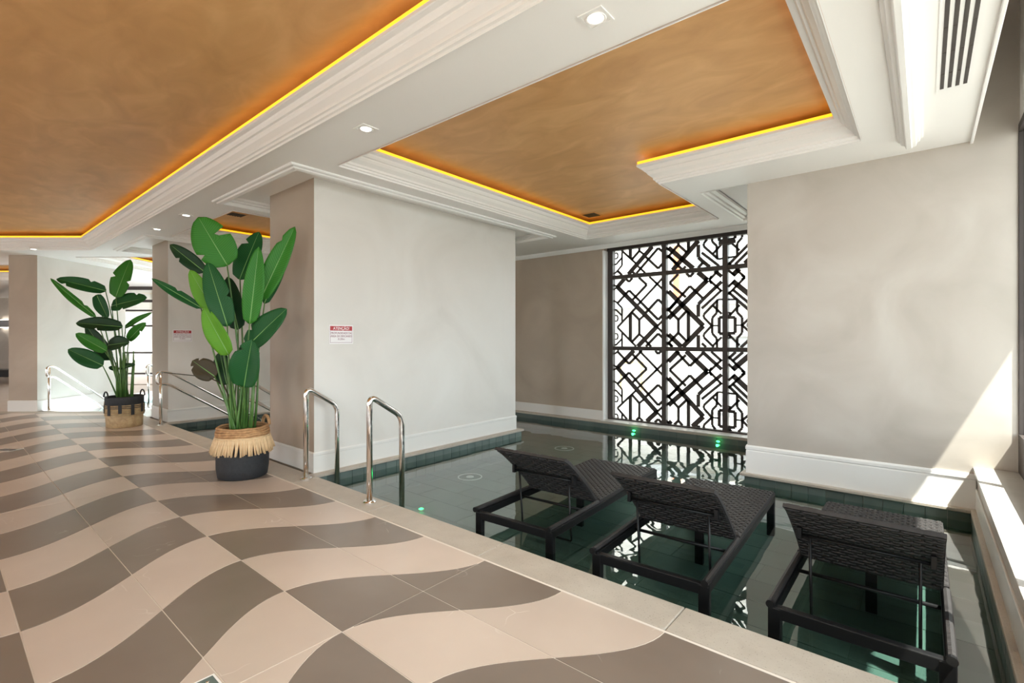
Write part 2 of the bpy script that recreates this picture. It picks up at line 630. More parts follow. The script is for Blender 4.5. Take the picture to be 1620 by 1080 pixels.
fl = MB()
fl.prism([(0.95, -7.2), (0.95, COP0), BEND, tuple(Vector(BEND) - R2 * 22), (-29, -12), (-29, -7.2)], -0.12, -0.0025)
floor = struct(fl.build('floor', 'grout'), 'wave patterned beige and brown tiled floor beside the pool')
G = 0.0030
tile_mesh = {}
nd = Vector((-R2.y, R2.x))            # normal of the turned edge, towards the water
bc = nd.x * BEND[0] + nd.y * BEND[1]
for col in range(-7, 2):
    y0, y1 = YK + col * PY, YK + (col + 1) * PY
    mod = math.floor(col / 2)
    for k in range(-5, 22):
        dark = (k + mod) % 2 == 0
        xl, xh = XK - PX * (k + 1), XK - PX * k
        ya, yb = y0 + G, min(y1, COP0) - G
        ys = [ya + (yb - ya) * i / 10 for i in range(11)]
        poly = [(wave(y) + xl + G, y) for y in ys][::-1] + [(wave(y) + xh - G, y) for y in ys]
        pieces = [poly]
        for xj in (XK, XK - 6 * PX, XK + 6 * PX, XK - 12 * PX):       # straight cross joints
            nxt = []
            for p in pieces:
                a, b = clip_poly(p, 1, 0, xj - G), clip_poly(p, -1, 0, -(xj + G))
                nxt += [q for q in (a, b) if len(q) >= 3]
            pieces = nxt
        cut = len(pieces) > 1
        fin = []
        for p in pieces:
            q = clip_poly(p, nd.x, nd.y, bc - G)
            q = clip_poly(q, 1, 0, 0.28) if len(q) >= 3 else q
            cut = cut or len(q) != len(p)
            if len(q) >= 3:
                fin.append(q)
        for p in fin:
            area = abs(sum(p[i][0] * p[(i + 1) % len(p)][1] - p[(i + 1) % len(p)][0] * p[i][1] for i in range(len(p)))) / 2
            if area < 0.002:
                continue
            key = None if (cut or len(p) != len(poly)) else (col % 4, dark, col == 1)
            if key and key in tile_mesh:
                inst('floor_tile', tile_mesh[key][0], floor, (xh, y0, 0))
            else:
                q = [(a - xh, b - y0) for a, b in p]
                me = MB().prism(q, -0.008, 0.0).mesh('floor_tile', 'tile_dark' if dark else 'tile_light')
                if key:
                    tile_mesh[key] = (me, 0)
                inst('floor_tile', me, floor, (xh, y0, 0))

# coping along the pool
cop = MB().prism([(0.29, COP0), (0.29, COP1 - 0.01), (BEND[0] - 0.1, COP1 - 0.01), BEND], -0.09, -0.031).build('pool_coping', 'poolgrout')
struct(cop, 'pale stone coping along the pool edge')
x = -0.945 + 1.237
xs = []
while x > -11.3:
    xs.append(x)
    x -= 1.237
xs.append(-11.62)
for a, b in zip(xs[:-1], xs[1:]):
    MB().box(b + 0.002, a - 0.002, COP0 + 0.003, COP1, -0.03, 0.0).build('coping_stone', 'stone', cop, bevel=0.006)
for i in range(6):
    c = Vector(BEND) - R2 * (0.62 + 1.237 * i) + nd * 0.13
    MB().obox(c, R2, nd, 0.6165, 0.127, -0.03, 0.0).build('coping_stone', 'stone', cop, bevel=0.006)

# ------------------------------------------------------------------ pool basin
pb = MB()
pb.box(-14.4, 0.30, COP1 - 0.02, 7.32, -0.36, PFLOOR - 0.004)
pb.box(-11.5, 0.30, COP0, COP1 - 0.012, -0.36, -0.09)           # near side
pb.box(0.302, 0.34, COP0, 5.5, -0.36, -0.035)                   # window side
basin = struct(pb.build('pool_basin', 'poolgrout'), 'shallow pool basin lined with dark green stone tiles')
tw, tl = 0.30, 0.60
me = MB().box(-tl / 2 + 0.003, tl / 2 - 0.003, -tw / 2 + 0.003, tw / 2 - 0.003, -0.01, 0.0).mesh('pool_tile', 'pooltile')
ny = 0
y = 2.51 + tw / 2
while y < 7.3:
    x = 0.29 - tl / 2 - (tl / 2 if ny % 2 else 0)
    while x > -6.4:
        if not (x > -1.15 and y > 5.6) and not (x < -5.2 and y < 5.6):
            inst('pool_tile', me, basin, (x, y, PFLOOR))
        x -= tl
    y += tw
    ny += 1
# far wings of the basin, too far to tell the tiles apart
far = MB().box(-14.3, -6.0, 2.52, 7.3, PFLOOR - 0.003, PFLOOR - 0.001)
fo = far.build('pool_floor_lining', 'pooltile', basin)

# waterline tiles: row along a vertical face. p0 -> p1 in XY, normal n (towards the water)
def waterline(p0, p1, n, step, parent, ztop=-0.03):
    p0, p1, n = Vector(p0), Vector(p1), Vector(n)
    L = (p1 - p0).length
    d = (p1 - p0) / L
    k = max(1, round(L / step))
    st = L / k
    me = MB().obox(Vector((0, 0)), d, n, st / 2 - 0.0018, 0.008, -0.27, 0.0).mesh('waterline_tile', 'pooltile')
    for i in range(k):
        c = p0 + d * (st * (i + 0.5))
        inst('waterline_tile', me, parent, (c.x, c.y, ztop))


waterline((0.298, COP1), (0.298, 5.44), (-1, 0), 0.145, basin)
waterline((-5.8, 7.318), (-1.42, 7.318), (0, -1), 0.29, basin)

# water sheet
wt = MB()


def wquad(x0, x1, y0, y1):
    n = len(wt.v)
    wt.v += [(x0, y0, WATER), (x1, y0, WATER), (x1, y1, WATER), (x0, y1, WATER)]
    wt.f.append((n, n + 1, n + 2, n + 3))


Y0, Y1, YP = COP1 - 0.005, 7.315, 5.888                # around the piers and the right block
wquad(-4.765, -1.43, Y0, Y1)
wquad(-1.43, 0.295, Y0, 5.455)
wquad(-9.595, -5.918, Y0, YP)
wquad(-9.595, -4.765, YP, Y1)
wquad(-11.05, -10.628, Y0, YP)
wquad(-11.05, -9.595, YP, Y1)
n = len(wt.v)
wt.v += [(-11.05, Y0, WATER), (-11.05, Y1, WATER), (-14.2, Y1, WATER), (-15.3, 6.4, WATER)] + [(*LD(-8.98, d), WATER) for d in (12.0, 9.6)]
wt.f.append(tuple(n + i for i in (0, 1, 2, 3, 4, 5)))
wo = wt.build('pool_water', 'water', recalc=False)
tag(wo, 'still dark green shallow pool water around the loungers', 'water', kind='stuff')


# ------------------------------------------------------------------ piers and walls
def pier(name, x0, x1, y0, y1, label):
    o = struct(MB().box(x0, x1, y0, y1, -0.36, 3.35).build(name, 'plaster_taupe'), label)
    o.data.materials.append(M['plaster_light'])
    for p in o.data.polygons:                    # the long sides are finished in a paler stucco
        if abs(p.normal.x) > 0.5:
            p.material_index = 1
    t, hb = 0.014, 0.20
    # skirting on the four sides, mitred
    MB().sweep([(x0, y0), (x1, y0), (x1, y1), (x0, y1)], [(0, hb + 0.012), (-t * 0.6, hb + 0.012), (-t, hb), (-t, hb - 0.022), (-t * 0.8, hb - 0.026), (-t * 0.8, 0.0), (0, 0.0)]).build('baseboard', 'basebd', o)
    # stone ledge at water side and tiles under it
    MB().sweep([(x1, y0 - 0.05), (x1, y1), (x0, y1), (x0, y0 - 0.05)], [(0, 0), (-0.085, 0.0), (-0.095, -0.006), (-0.095, -0.028), (-0.085, -0.034), (0, -0.034)], closed=False).build('ledge_stone', 'stone', o)
    MB().box(x0 - 0.055, x1 + 0.055, y0 - 0.04, y1 + 0.055, -0.36, -0.036).build('ledge_core', 'poolgrout', o)
    waterline((x1 + 0.064, y0 - 0.04), (x1 + 0.064, y1 + 0.06), (1, 0), 0.145, o, -0.036)
    waterline((x0 - 0.06, y1 + 0.064), (x1 + 0.06, y1 + 0.064), (0, 1), 0.145, o, -0.036)
    return o


p1 = pier('wall_pier_near', -5.85, -4.832, 2.558, 5.82, 'plastered pier with the large warning sign beside the pool handrails')
p2 = pier('wall_pier_middle', -10.56, -9.66, 2.558, 5.82, 'plastered pier with the smaller far warning sign behind the tall plant')

# turned far pier
PC = LD(-9.13, 9.42)
p3 = MB().prism([tuple(PC), tuple(PC + F2 * 2.15), tuple(PC + F2 * 2.15 - R2 * 0.55), tuple(PC - R2 * 0.55)], -0.3, 3.35).build('wall_pier_far', 'plaster_taupe')
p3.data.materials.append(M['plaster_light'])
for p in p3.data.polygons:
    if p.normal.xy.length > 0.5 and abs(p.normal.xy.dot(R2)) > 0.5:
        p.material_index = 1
struct(p3, 'turned far pier with a bright marbled side at the left')
MB().sweep([tuple(PC), tuple(PC + F2 * 2.15), tuple(PC + F2 * 2.15 - R2 * 0.55), tuple(PC - R2 * 0.55)], [(0, 0.21), (-0.012, 0.2), (-0.012, 0.0), (0, 0.0)]).build('baseboard', 'basebd', p3)

# right block
bk = struct(MB().box(-1.41, 0.62, 5.48, 7.60, -0.36, 4.12).build('wall_right', 'plaster'), 'plastered wall block behind the right lounger with a sunlit corner')
MB().sweep([(0.32, 5.48), (-1.41, 5.48), (-1.41, 7.45)], [(0, 0.285), (0.010, 0.285), (0.016, 0.27), (0.016, 0.245), (0.008, 0.238), (0.012, 0.225), (0.012, 0.0), (0, 0.0)], closed=False).build('baseboard', 'trimwhite', bk)
MB().sweep([(0.34, 5.48), (-1.41, 5.48), (-1.41, 7.40)], [(0, 0), (0.05, 0.0), (0.06, -0.006), (0.06, -0.026), (0.05, -0.032), (0, -0.032)], closed=False).build('ledge_stone', 'stone', bk)
waterline((-1.43, 5.462), (0.29, 5.462), (0, -1), 0.145, bk, -0.033)
waterline((-1.428, 5.47), (-1.428, 7.30), (-1, 0), 0.145, bk, -0.033)

# back wall beside and above the lattice window
wb = MB()
wb.box(-6.6, -4.2, 7.42, 7.75, -0.4, 3.35)
wb.box(-10.6, -9.0, 7.42, 7.75, -0.4, 3.35)
wb.box(-14.6, -14.3, 7.42, 7.75, -0.4, 3.35)
for a, b2 in ((-14.3, -10.6), (-9.0, -6.6)):
    wb.box(a, b2, 7.42, 7.75, -0.4, 0.0)
    wb.box(a, b2, 7.42, 7.75, 2.9, 3.35)
wb.box(-4.2, -1.35, 7.42, 7.75, -0.4, 0.0)
wb.box(-4.2, -1.35, 7.42, 7.75, 2.965, 3.35)
back = struct(wb.build('wall_back', 'plaster_taupe'), 'taupe plastered back wall left of the lattice window')
MB().box(-6.6, -4.2, 7.405, 7.42, 0.0, 0.165).build('baseboard', 'basebd', back, bevel=0.004)
MB().box(-14.4, -1.4, 7.30, 7.425, -0.03, 0.0).build('ledge_stone', 'stone', back, bevel=0.005)
MB().box(-14.4, -1.4, 7.32, 7.42, -0.36, -0.032).build('ledge_core', 'poolgrout', back)
MB().sweep([(-1.36, 7.42), (-14.4, 7.42)], [(0, 2.93), (0.012, 2.93), (0.02, 2.945), (0.03, 2.96), (0.045, 2.985), (0.045, ZS), (0, ZS)], closed=False).build('crown_moulding', 'trimwhite', back)

# low wall and sill under the side windows
lw = struct(MB().box(0.33, 0.62, -7.0, 5.48, -0.36, 0.31).build('wall_window_side', 'plaster'), 'low plastered wall under the side windows along the pool')
MB().box(0.303, 0.62, -7.0, 5.48, 0.31, 0.342).build('sill_stone', 'sill', lw, bevel=0.004)
MB().box(0.318, 0.331, -7.0, 5.48, 0.0, 0.17).build('baseboard', 'basebd', lw, bevel=0.004)
MB().box(0.286, 0.331, COP0, 5.44, -0.03, 0.0).build('ledge_stone', 'stone', lw, bevel=0.006)

# ------------------------------------------------------------------ ceiling
tray_pool = [(-4.17, 2.435), (-0.387, 2.435), (-0.387, 4.86), (-2.10, 4.86), (-2.10, 6.80), (-4.17, 6.80)]
tray_hall = [(0.02, 1.88), (-11.45, 1.88), tuple(Vector((-11.45, 1.88)) - R2 * 4.5), tuple(Vector((-11.45, 1.88)) - R2 * 4.5 + Vector((0, -5.0))), (0.02, -4.5)]
tray_bay = [(-9.05, 2.435), (-6.62, 2.435), (-6.62, 6.80), (-9.05, 6.80)]
tray_far = [tuple(LD(-8.56, 9.6)), tuple(LD(-7.0, 9.6)), tuple(LD(-7.0, 13.6)), tuple(LD(-8.56, 13.6))]
tray_left = [tuple(LD(-14.5, 10.6)), tuple(LD(-10.4, 10.6)), tuple(LD(-10.4, 13.2)), tuple(LD(-14.5, 13.2))]
rec1 = [(-6.27, 2.21), (-4.50, 2.21), (-4.50, 6.22), (-6.27, 6.22)]
rec2 = [(-11.05, 2.21), (-9.27, 2.21), (-9.27, 6.22), (-11.05, 6.22)]
rec3 = [(-1.90, 5.485), (-1.405, 5.485), (-1.405, 7.15), (-1.90, 7.15)]


def ccw(p):
    a = sum(p[i][0] * p[(i + 1) % len(p)][1] - p[(i + 1) % len(p)][0] * p[i][1] for i in range(len(p)))
    return p if a > 0 else p[::-1]


outer = [(0.305, -7.2), (0.305, 7.75), (-14.7, 7.75), (-20.6, 2.6), (-23.0, 5.6), (-29.2, 0.4), (-29.2, -7.2)]
holes = [tray_pool, tray_hall, tray_bay, tray_far, tray_left, rec1, rec2, rec3]
rings = [outer] + [ccw(h)[::-1] for h in holes]
tri = tessellate_polygon([[Vector((p[0], p[1], 0)) for p in r] for r in rings])
allp = [p for r in rings for p in r]
sf = MB()
sf.v = [(p[0], p[1], ZS) for p in allp]
sf.f = [tuple(t) for t in tri]
ceil = struct(sf.build('ceiling', 'white', recalc=False), 'white ceiling soffit with recessed copper coloured trays')
# roof slab that closes the ceiling void
MB().box(-30, 0.300, -7.3, 7.75, 3.42, 3.6).build('roof_slab', 'white', ceil)
MB().box(0.28, 0.70, -7.3, 7.75, 4.1, 4.2).build('roof_slab', 'white', ceil)
MB().prism([(-14.6, 7.7), (-20.6, 2.6), (-23.2, 5.8)], 3.42, 3.6).build('roof_slab', 'white', ceil)

# stepped crown around a tray: rises and steps into the opening
CROWN = [(-0.002, ZS - 0.012), (0.006, ZS - 0.012), (0.008, ZS + 0.004), (0.026, ZS + 0.008), (0.030, ZS + 0.026), (0.046, ZS + 0.030), (0.050, ZS + 0.050),
         (0.085, ZS + 0.080), (0.098, ZS + 0.100), (0.100, ZS + 0.112), (0.118, ZS + 0.116), (0.130, ZS + 0.134), (0.136, ZS + 0.150),
         (0.165, ZS + 0.156), (0.172, ZS + 0.160), (0.172, ZS + 0.182), (0.150, ZS + 0.182)]


def inset(path, o):
    """offset a ccw path to the left"""
    b = MB().sweep(path, [(o, 0), (o, 1)])
    return [(b.v[i * 2][0], b.v[i * 2][1]) for i in range(len(path))]


for i, (tp, name) in enumerate(((tray_pool, 'pool'), (tray_hall, 'hall'), (tray_bay, 'bay'), (tray_far, 'far'), (tray_left, 'left'))):
    tp = ccw(tp)
    MB().sweep(tp, CROWN).build('crown_moulding', 'trimwhite', ceil, recalc=False)
    big = inset(tp, -0.35)
    cp = MB()
    cp.v = [(p[0], p[1], ZC) for p in big]
    t2 = tessellate_polygon([[Vector((p[0], p[1], 0)) for p in big]])
    cp.f = [tuple(t) for t in t2]
    cp.build('copper_panel', 'copper', ceil, recalc=False)
    # cove back wall
    MB().sweep(tp, [(-0.22, ZS + 0.10), (-0.22, ZC + 0.01)]).build('cove_side', 'white', ceil, recalc=False)
    led = MB().sweep(tp, [(0.132, ZS + 0.183), (0.166, ZS + 0.183), (0.166, ZS + 0.211), (0.132, ZS + 0.211), (0.132, ZS + 0.183)]).build('light_strip', 'led', ceil, recalc=False)

# framed recesses around the piers and the block
STRIP = [(0.0, ZS + 0.002), (-0.095, ZS + 0.002), (-0.095, ZS - 0.012), (-0.085, ZS - 0.020), (-0.06, ZS - 0.022), (-0.05, ZS - 0.034), (-0.016, ZS - 0.040), (0.0, ZS - 0.036), (0.004, ZS - 0.02)]
INNER = [(0.004, ZS - 0.02), (0.006, ZS), (0.030, ZS + 0.008), (0.034, ZS + 0.022), (0.060, ZS + 0.036), (0.064, ZS + 0.056), (0.064, ZS + 0.058)]
for rp in (rec1, rec2):
    rp = ccw(rp)
    MB().sweep(rp, STRIP + INNER).build('recess_moulding', 'trimwhite', ceil, recalc=False)
    b = MB()
    b.v = [(p[0], p[1], ZS + 0.056) for p in rp]
    b.f = [(0, 1, 2, 3)]
    b.build('recess_panel', 'white', ceil, recalc=False)
rp = ccw(rec3)
MB().sweep(rp, [(-0.01, ZS - 0.004), (0.0, ZS - 0.006), (0.02, ZS + 0.004), (0.024, ZS + 0.02), (0.05, ZS + 0.03), (0.055, ZS + 0.05), (0.09, ZS + 0.065), (0.10, ZS + 0.09), (0.11, ZS + 0.09)]).build('recess_moulding', 'trimwhite', ceil, recalc=False)
b = MB()
b.v = [(p[0], p[1], ZS + 0.09) for p in rp]
b.f = [(0, 1, 2, 3)]
b.build('recess_panel', 'white', ceil, recalc=False)

# hanging moulding beside the window strip, and the strip edge
RID = [(-0.168, ZS), (-0.164, ZS - 0.020), (-0.150, ZS - 0.026), (-0.142, ZS - 0.050), (-0.122, ZS - 0.056), (-0.114, ZS - 0.082), (-0.108, ZS - 0.086), (-0.080, ZS - 0.088), (-0.074, ZS - 0.076), (-0.052, ZS - 0.072), (-0.044, ZS - 0.046), (-0.030, ZS - 0.042), (-0.024, ZS - 0.020), (-0.010, ZS - 0.016), (-0.006, ZS)]
rd = MB()
k = len(RID)
for yy in (-4.5, 5.08):
    rd.v += [(a, yy, z) for a, z in RID]
rd.f = [(i, i + 1, k + i + 1, k + i) for i in range(k - 1)] + [tuple(range(k)), tuple(range(k, 2 * k))[::-1]]
rd.build('ceiling_rib', 'trimwhite', ceil)
MB().box(0.285, 0.305, -7.2, 5.48, ZS - 0.022, 4.1).build('pocket_edge', 'trimwhite', ceil, bevel=0.003)

# ------------------------------------------------------------------ side windows along the pool (right)
win2 = struct(MB().box(0.562, 0.615, -7.0, 5.48, 0.342, 0.64).build('window_2', 'bronze'), 'tall dark framed side windows above the low sill')
MB().box(0.562, 0.615, -7.0, 5.48, 3.0, 3.06).build('window_head', 'bronze', win2)
MB().box(0.57, 0.62, -7.2, 5.48, 3.06, 4.12).build('window_lintel', 'white', win2)
for y in (5.44, 4.83, 2.9, 0.97, -0.96, -2.89, -4.82, -6.75):
    MB().box(0.562, 0.615, y - 0.04 if y < 5.4 else 5.466, y + 0.04 if y < 5.4 else 5.48, 0.64, 3.0).build('window_mullion', 'bronze', win2, bevel=0.004)
ys = [5.466, 4.87, 4.79, 2.94, 2.86, 1.01, 0.93, -0.92, -1.0, -2.85, -2.93, -4.78, -4.86, -6.71]
for i in range(0, len(ys), 2):
    MB().box(0.585, 0.591, ys[i + 1], ys[i], 0.64, 3.0).build('window_pane', 'glass', win2)
# outdoor canopy above them
cn = struct(MB().box(0.62, 1.46, -8.0, 7.8, 3.30, 3.6).build('window_canopy', 'facade'), 'concrete canopy outside above the side windows')

# rear side of the hall, out of view: openings added and sized to let in fill light
rear = MB()
for a, b2 in ((-29, -20), (-17, -11.5), (-8.5, -4.6), (-2.2, 0.6)):
    rear.box(a, b2, -7.25, -6.95, -0.1, 3.42)
rear.box(-29, 0.6, -7.25, -6.95, 2.7, 3.42)
rear.box(0.2, 0.62, -7.25, -7.0, 3.4, 4.12)
struct(rear.build('wall_rear', 'plaster'), 'plastered rear wall behind the camera with three tall openings added for fill light')

# far wing enclosure
W0, W1 = LD(-14.0, 15.0), LD(-6.3, 15.0)
fw = MB()
fw.obox(LD(-14.1, 17.0), R2, F2, 0.1, 2.2, -0.3, 3.42)
fw.obox(LD(-18.5, 19.2), R2, F2, 4.6, 0.12, -0.3, 3.42)
fw.box(-29.3, -29.0, -7.2, 0.6, -0.1, 3.42)
struct(fw.build('wall_left', 'plaster'), 'distant plastered wall at the left end of the hall')
MB().obox(LD(-16.9, 14.3), R2, F2, 7.2, 4.85, -0.1, -0.002).build('far_paving', 'tile_light', floor)

# far window: frame bars with panes
def wbox(lat0, lat1, d0, d1, z0, z1):
    c = LD((lat0 + lat1) / 2, (d0 + d1) / 2)
    return MB().obox(c, R2, F2, (lat1 - lat0) / 2, (d1 - d0) / 2, z0, z1)


win3 = struct(wbox(-14.0, -6.3, 14.95, 15.05, -0.35, 0.02).build('window_3', 'stone'), 'far glazed window wall behind the small plant')
for z, h in ((0.34, 0.05), (0.98, 0.05), (1.80, 0.05), (2.27, 0.05), (2.56, 0.08), (2.96, 0.12)):
    wbox(-14.0, -6.3, 14.97, 15.03, z - h / 2, z + h / 2).build('window_rail', 'bronze', win3)
for l in (-14.0, -12.4, -10.0, -8.2, -6.35):
    wbox(l - 0.035, l + 0.035, 14.96, 15.04, 0.0, 3.0).build('window_mullion', 'bronze', win3)
for a, b2 in ((-13.96, -12.44), (-12.36, -10.04), (-9.96, -8.24), (-8.16, -6.39)):
    wbox(a, b2, 14.997, 15.003, 0.36, 2.95).build('window_pane', 'glass', win3)

# ------------------------------------------------------------------ lattice window in the back wall
WY = 7.60
win1 = MB()
win1.box(-4.20, -4.10, WY - 0.05, WY + 0.05, 0.0, 2.965)
win1.box(-4.10, -1.36, WY - 0.05, WY + 0.05, 2.90, 2.965)
win1.box(-4.10, -1.36, WY - 0.05, WY + 0.05, 0.0, 0.035)
w1 = struct(win1.build('window_1', 'bronze'), 'tall bronze lattice window screen with a geometric pattern')
MB().box(-4.20, -1.40, 7.30, 7.545, 0.0, 0.012).build('window_sill', 'sill', w1)
MB().box(-4.212, -4.19, 7.40, 7.55, 0.012, 2.90).build('window_jamb', 'trimwhite', w1)
for x in (-3.19, -2.253, -1.38):
    MB().box(x - 0.037, x + 0.037, WY - 0.045, WY + 0.045, 0.035, 2.90).build('window_mullion', 'bronze', w1, bevel=0.003)
for z in (2.447, 1.232):
    for a, b2 in ((-4.10, -3.227), (-3.153, -2.29), (-2.216, -1.417)):
        MB().box(a, b2, WY - 0.04, WY + 0.04, z - 0.033, z + 0.033).build('window_rail', 'bronze', w1, bevel=0.003)
LAT = [(0.05, [(-4.032, 2.285), (-3.325, 1.589)]), (0.028, [(-4.023, 2.011), (-3.814, 2.211), (-3.3, 1.702), (-3.233, 1.764)]), (0.028, [(-3.749, 2.048), (-3.497, 2.273), (-3.523, 2.299)]), (0.024, [(-3.655, 1.96), (-3.317, 2.276), (-3.359, 2.319)]), (0.024, [(-3.317, 2.276), (-3.224, 2.189)]), (0.024, [(-3.682, 1.92), (-4.032, 1.601)]), (0.028, [(-3.772, 1.848), (-3.629, 1.71), (-3.629, 1.594)]), (0.024, [(-3.629, 1.71), (-3.54, 1.782)]), (0.04, [(-3.791, 1.815), (-3.791, 1.597)]), (0.028, [(-3.523, 1.814), (-3.3, 2.033), (-3.224, 1.956)]), (0.02, [(-4.099, 2.049), (-4.057, 2.03), (-3.944, 1.919), (-3.944, 1.693)]), (0.02, [(-4.089, 1.885), (-4.061, 1.896), (-3.944, 1.786)]), (0.016, [(-4.08, 1.794), (-4.036, 1.793), (-4.019, 1.746), (-4.036, 1.697), (-4.08, 1.698)]), (0.02, [(-4.099, 2.324), (-4.032, 2.268)]), (0.024, [(-3.325, 1.589), (-3.224, 1.684)]), (0.05, [(-3.186, 2.098), (-3.129, 2.151), (-2.581, 1.587)]), (0.05, [(-2.521, 2.256), (-3.129, 1.718), (-3.178, 1.767)]), (0.028, [(-3.096, 2.303), (-3.112, 2.293), (-2.848, 2.04)]), (0.028, [(-2.588, 2.01), (-2.786, 2.211), (-3.12, 1.864)]), (0.028, [(-2.975, 2.0), (-3.137, 1.838), (-3.178, 1.882)]), (0.028, [(-3.178, 1.906), (-2.967, 1.693), (-2.967, 1.594)]), (0.028, [(-2.967, 1.693), (-2.825, 1.837)]), (0.036, [(-2.809, 1.821), (-2.809, 1.591)]), (0.036, [(-2.656, 1.731), (-2.656, 1.922), (-2.605, 1.976)]), (0.036, [(-2.604, 1.978), (-2.311, 2.245)]), (0.026, [(-2.604, 1.856), (-2.311, 2.119)]), (0.024, [(-2.362, 1.981), (-2.574, 1.764), (-2.574, 1.718), (-2.456, 1.595)]), (0.024, [(-2.456, 2.342), (-2.493, 2.282), (-2.311, 2.1)]), (0.024, [(-2.515, 2.283), (-2.559, 2.246)]), (0.024, [(-2.376, 1.966), (-2.383, 1.78), (-2.449, 1.707), (-2.449, 1.595)]), (0.024, [(-2.094, 1.952), (-2.094, 1.777), (-2.026, 1.703), (-2.026, 1.587)]), (0.018, [(-2.362, 1.981), (-2.094, 1.967)]), (0.03, [(-2.347, 1.593), (-2.347, 1.712), (-2.122, 1.705), (-2.122, 1.589)]), (0.014, [(-2.449, 1.595), (-2.347, 1.593)]), (0.014, [(-2.122, 1.589), (-2.026, 1.587)]), (0.022, [(-2.441, 1.895), (-2.311, 1.763)]), (0.022, [(-2.06, 1.885), (-2.198, 1.737)]), (0.02, [(-2.224, 1.76), (-2.203, 1.784), (-2.182, 1.758), (-2.203, 1.734), (-2.224, 1.76)]), (0.05, [(-2.157, 2.241), (-1.873, 1.976)]), (0.028, [(-2.157, 2.116), (-1.873, 1.848)]), (0.028, [(-2.219, 2.084), (-1.873, 1.748)]), (0.024, [(-2.033, 2.315), (-1.986, 2.271), (-2.219, 2.047)]), (0.024, [(-2.219, 2.157), (-2.129, 2.246)]), (0.024, [(-2.026, 1.587), (-1.873, 1.741)]), (0.02, [(-1.959, 1.585), (-1.939, 1.621), (-1.912, 1.606), (-1.912, 1.585)])]
cells_x = ((-4.10, -3.227), (-3.153, -2.29), (-2.216, -1.417))
cells_z = ((0.035, 1.199), (1.265, 2.414), (2.48, 2.90))


def clip_seg(a, b, x0, x1, z0, z1):
    t0, t1 = 0.0, 1.0
    dx, dz = b[0] - a[0], b[1] - a[1]
    for p, q in ((-dx, a[0] - x0), (dx, x1 - a[0]), (-dz, a[1] - z0), (dz, z1 - a[1])):
        if abs(p) < 1e-9:
            if q < 0:
                return None
        else:
            t = q / p
            if p < 0:
                t0 = max(t0, t)
            else:
                t1 = min(t1, t)
    if t1 - t0 < 1e-3:
        return None
    return (a[0] + dx * t0, a[1] + dz * t0), (a[0] + dx * t1, a[1] + dz * t1)


ZM, PER = 1.59, 1.385
segs = []
def snap(z):
    for t in (ZM, ZM + PER / 2):
        if abs(z - t) < 0.03:
            return t
    return z


for wd, pts in LAT:
    pts = [(px, snap(pz)) for px, pz in pts]
    for sgn in (1, -1):
        for k in (-2, -1, 0, 1, 2):
            q = [(px, ZM + sgn * (pz - ZM) + k * PER) for px, pz in pts]
            segs += [(wd * 1.5, q[i], q[i + 1]) for i in range(len(q) - 1)]
for cx in cells_x:
    for cz in cells_z:
        lb = MB()
        for wd, a, b2 in segs:
            c = clip_seg(a, b2, cx[0], cx[1], cz[0], cz[1])
            if c:
                lb.beam((c[0][0], WY, c[0][1]), (c[1][0], WY, c[1][1]), wd, 0.012)
        lb.build('lattice_panel', 'bronze', w1)
        MB().box(cx[0], cx[1], WY + 0.028, WY + 0.034, cz[0], cz[1]).build('window_pane', 'glass', w1)
# security contact box at the top of the right mullion
MB().box(-2.34, -2.10, WY - 0.06, WY - 0.045, 2.785, 2.835).build('window_latch', 'bronze', w1)

for a, b2, nm in ((-9.0, -6.6, 'window_4'), (-14.3, -10.6, 'window_5')):  # unseen windows, added to light the long sides of the piers
    f = MB()
    f.box(a, b2, WY - 0.04, WY + 0.04, 0.0, 0.06).box(a, b2, WY - 0.04, WY + 0.04, 2.84, 2.9)
    f.box(a, a + 0.06, WY - 0.04, WY + 0.04, 0.06, 2.84).box(b2 - 0.06, b2, WY - 0.04, WY + 0.04, 0.06, 2.84)
    f = struct(f.build(nm, 'bronze'), 'unseen dark framed window added to let light into the %s bay' % ('middle' if nm[-1] == '4' else 'far'))
    MB().box(a + 0.06, b2 - 0.06, WY - 0.003, WY + 0.003, 0.06, 2.84).build('window_pane', 'glass', f)

# ------------------------------------------------------------------ outdoors
g = struct(MB().box(-40, 40, 7.76, 60, -0.5, -0.30).build('pavement_back', 'pavement'), 'pale pavement outside behind the lattice window')
g2 = struct(MB().box(0.62, 60, -50, 7.75, -1.0, -0.40).build('pavement_side', 'pavement'), 'pale paving outside the side windows')
g3 = struct(MB().box(-60, 0.6, -50, -7.4, -1.0, -0.40).build('pavement_rear', 'pavement'), 'pale paving outside behind the hall')
sea = MB().obox(LD(-20, 60), R2, F2, 40, 40, -1.2, -0.9).build('sea_surface', 'sea')
tag(sea, 'pale blue water seen through the far window', 'sea', kind='stuff')

hb = empty('building', (-6.0, 15.0, -0.3))
tag(hb, 'sunlit pale building facade seen through the lattice window', 'building')
MB().box(-8, 6.2, 0, 6, 0, 9).build('facade_wall', 'facade', hb)
MB().box(-8, 6.2, -0.35, 0, 2.70, 2.88).build('balcony_slab', 'facadegrey', hb)
for xx in (0.6, 2.5, 4.6):
    f = MB().box(xx, xx + 1.2, -0.06, 0.02, 3.7, 5.6).build('window_frame', 'facadegrey', hb)
    MB().box(xx + 0.08, xx + 1.12, -0.07, -0.05, 3.78, 5.52).build('window_pane', 'glass', f)
MB().box(-1.82, -1.02, -0.08, 0.0, 0.0, 0.95).build('shutter_frame', 'wood', hb)
MB().box(-1.74, -1.10, -0.10, -0.04, 0.0, 0.87).build('shutter_leaf', 'facade', hb)
MB().box(3.4, 5.9, -0.1, 0.02, 0.0, 2.7).build('shop_front', 'facadegrey', hb)
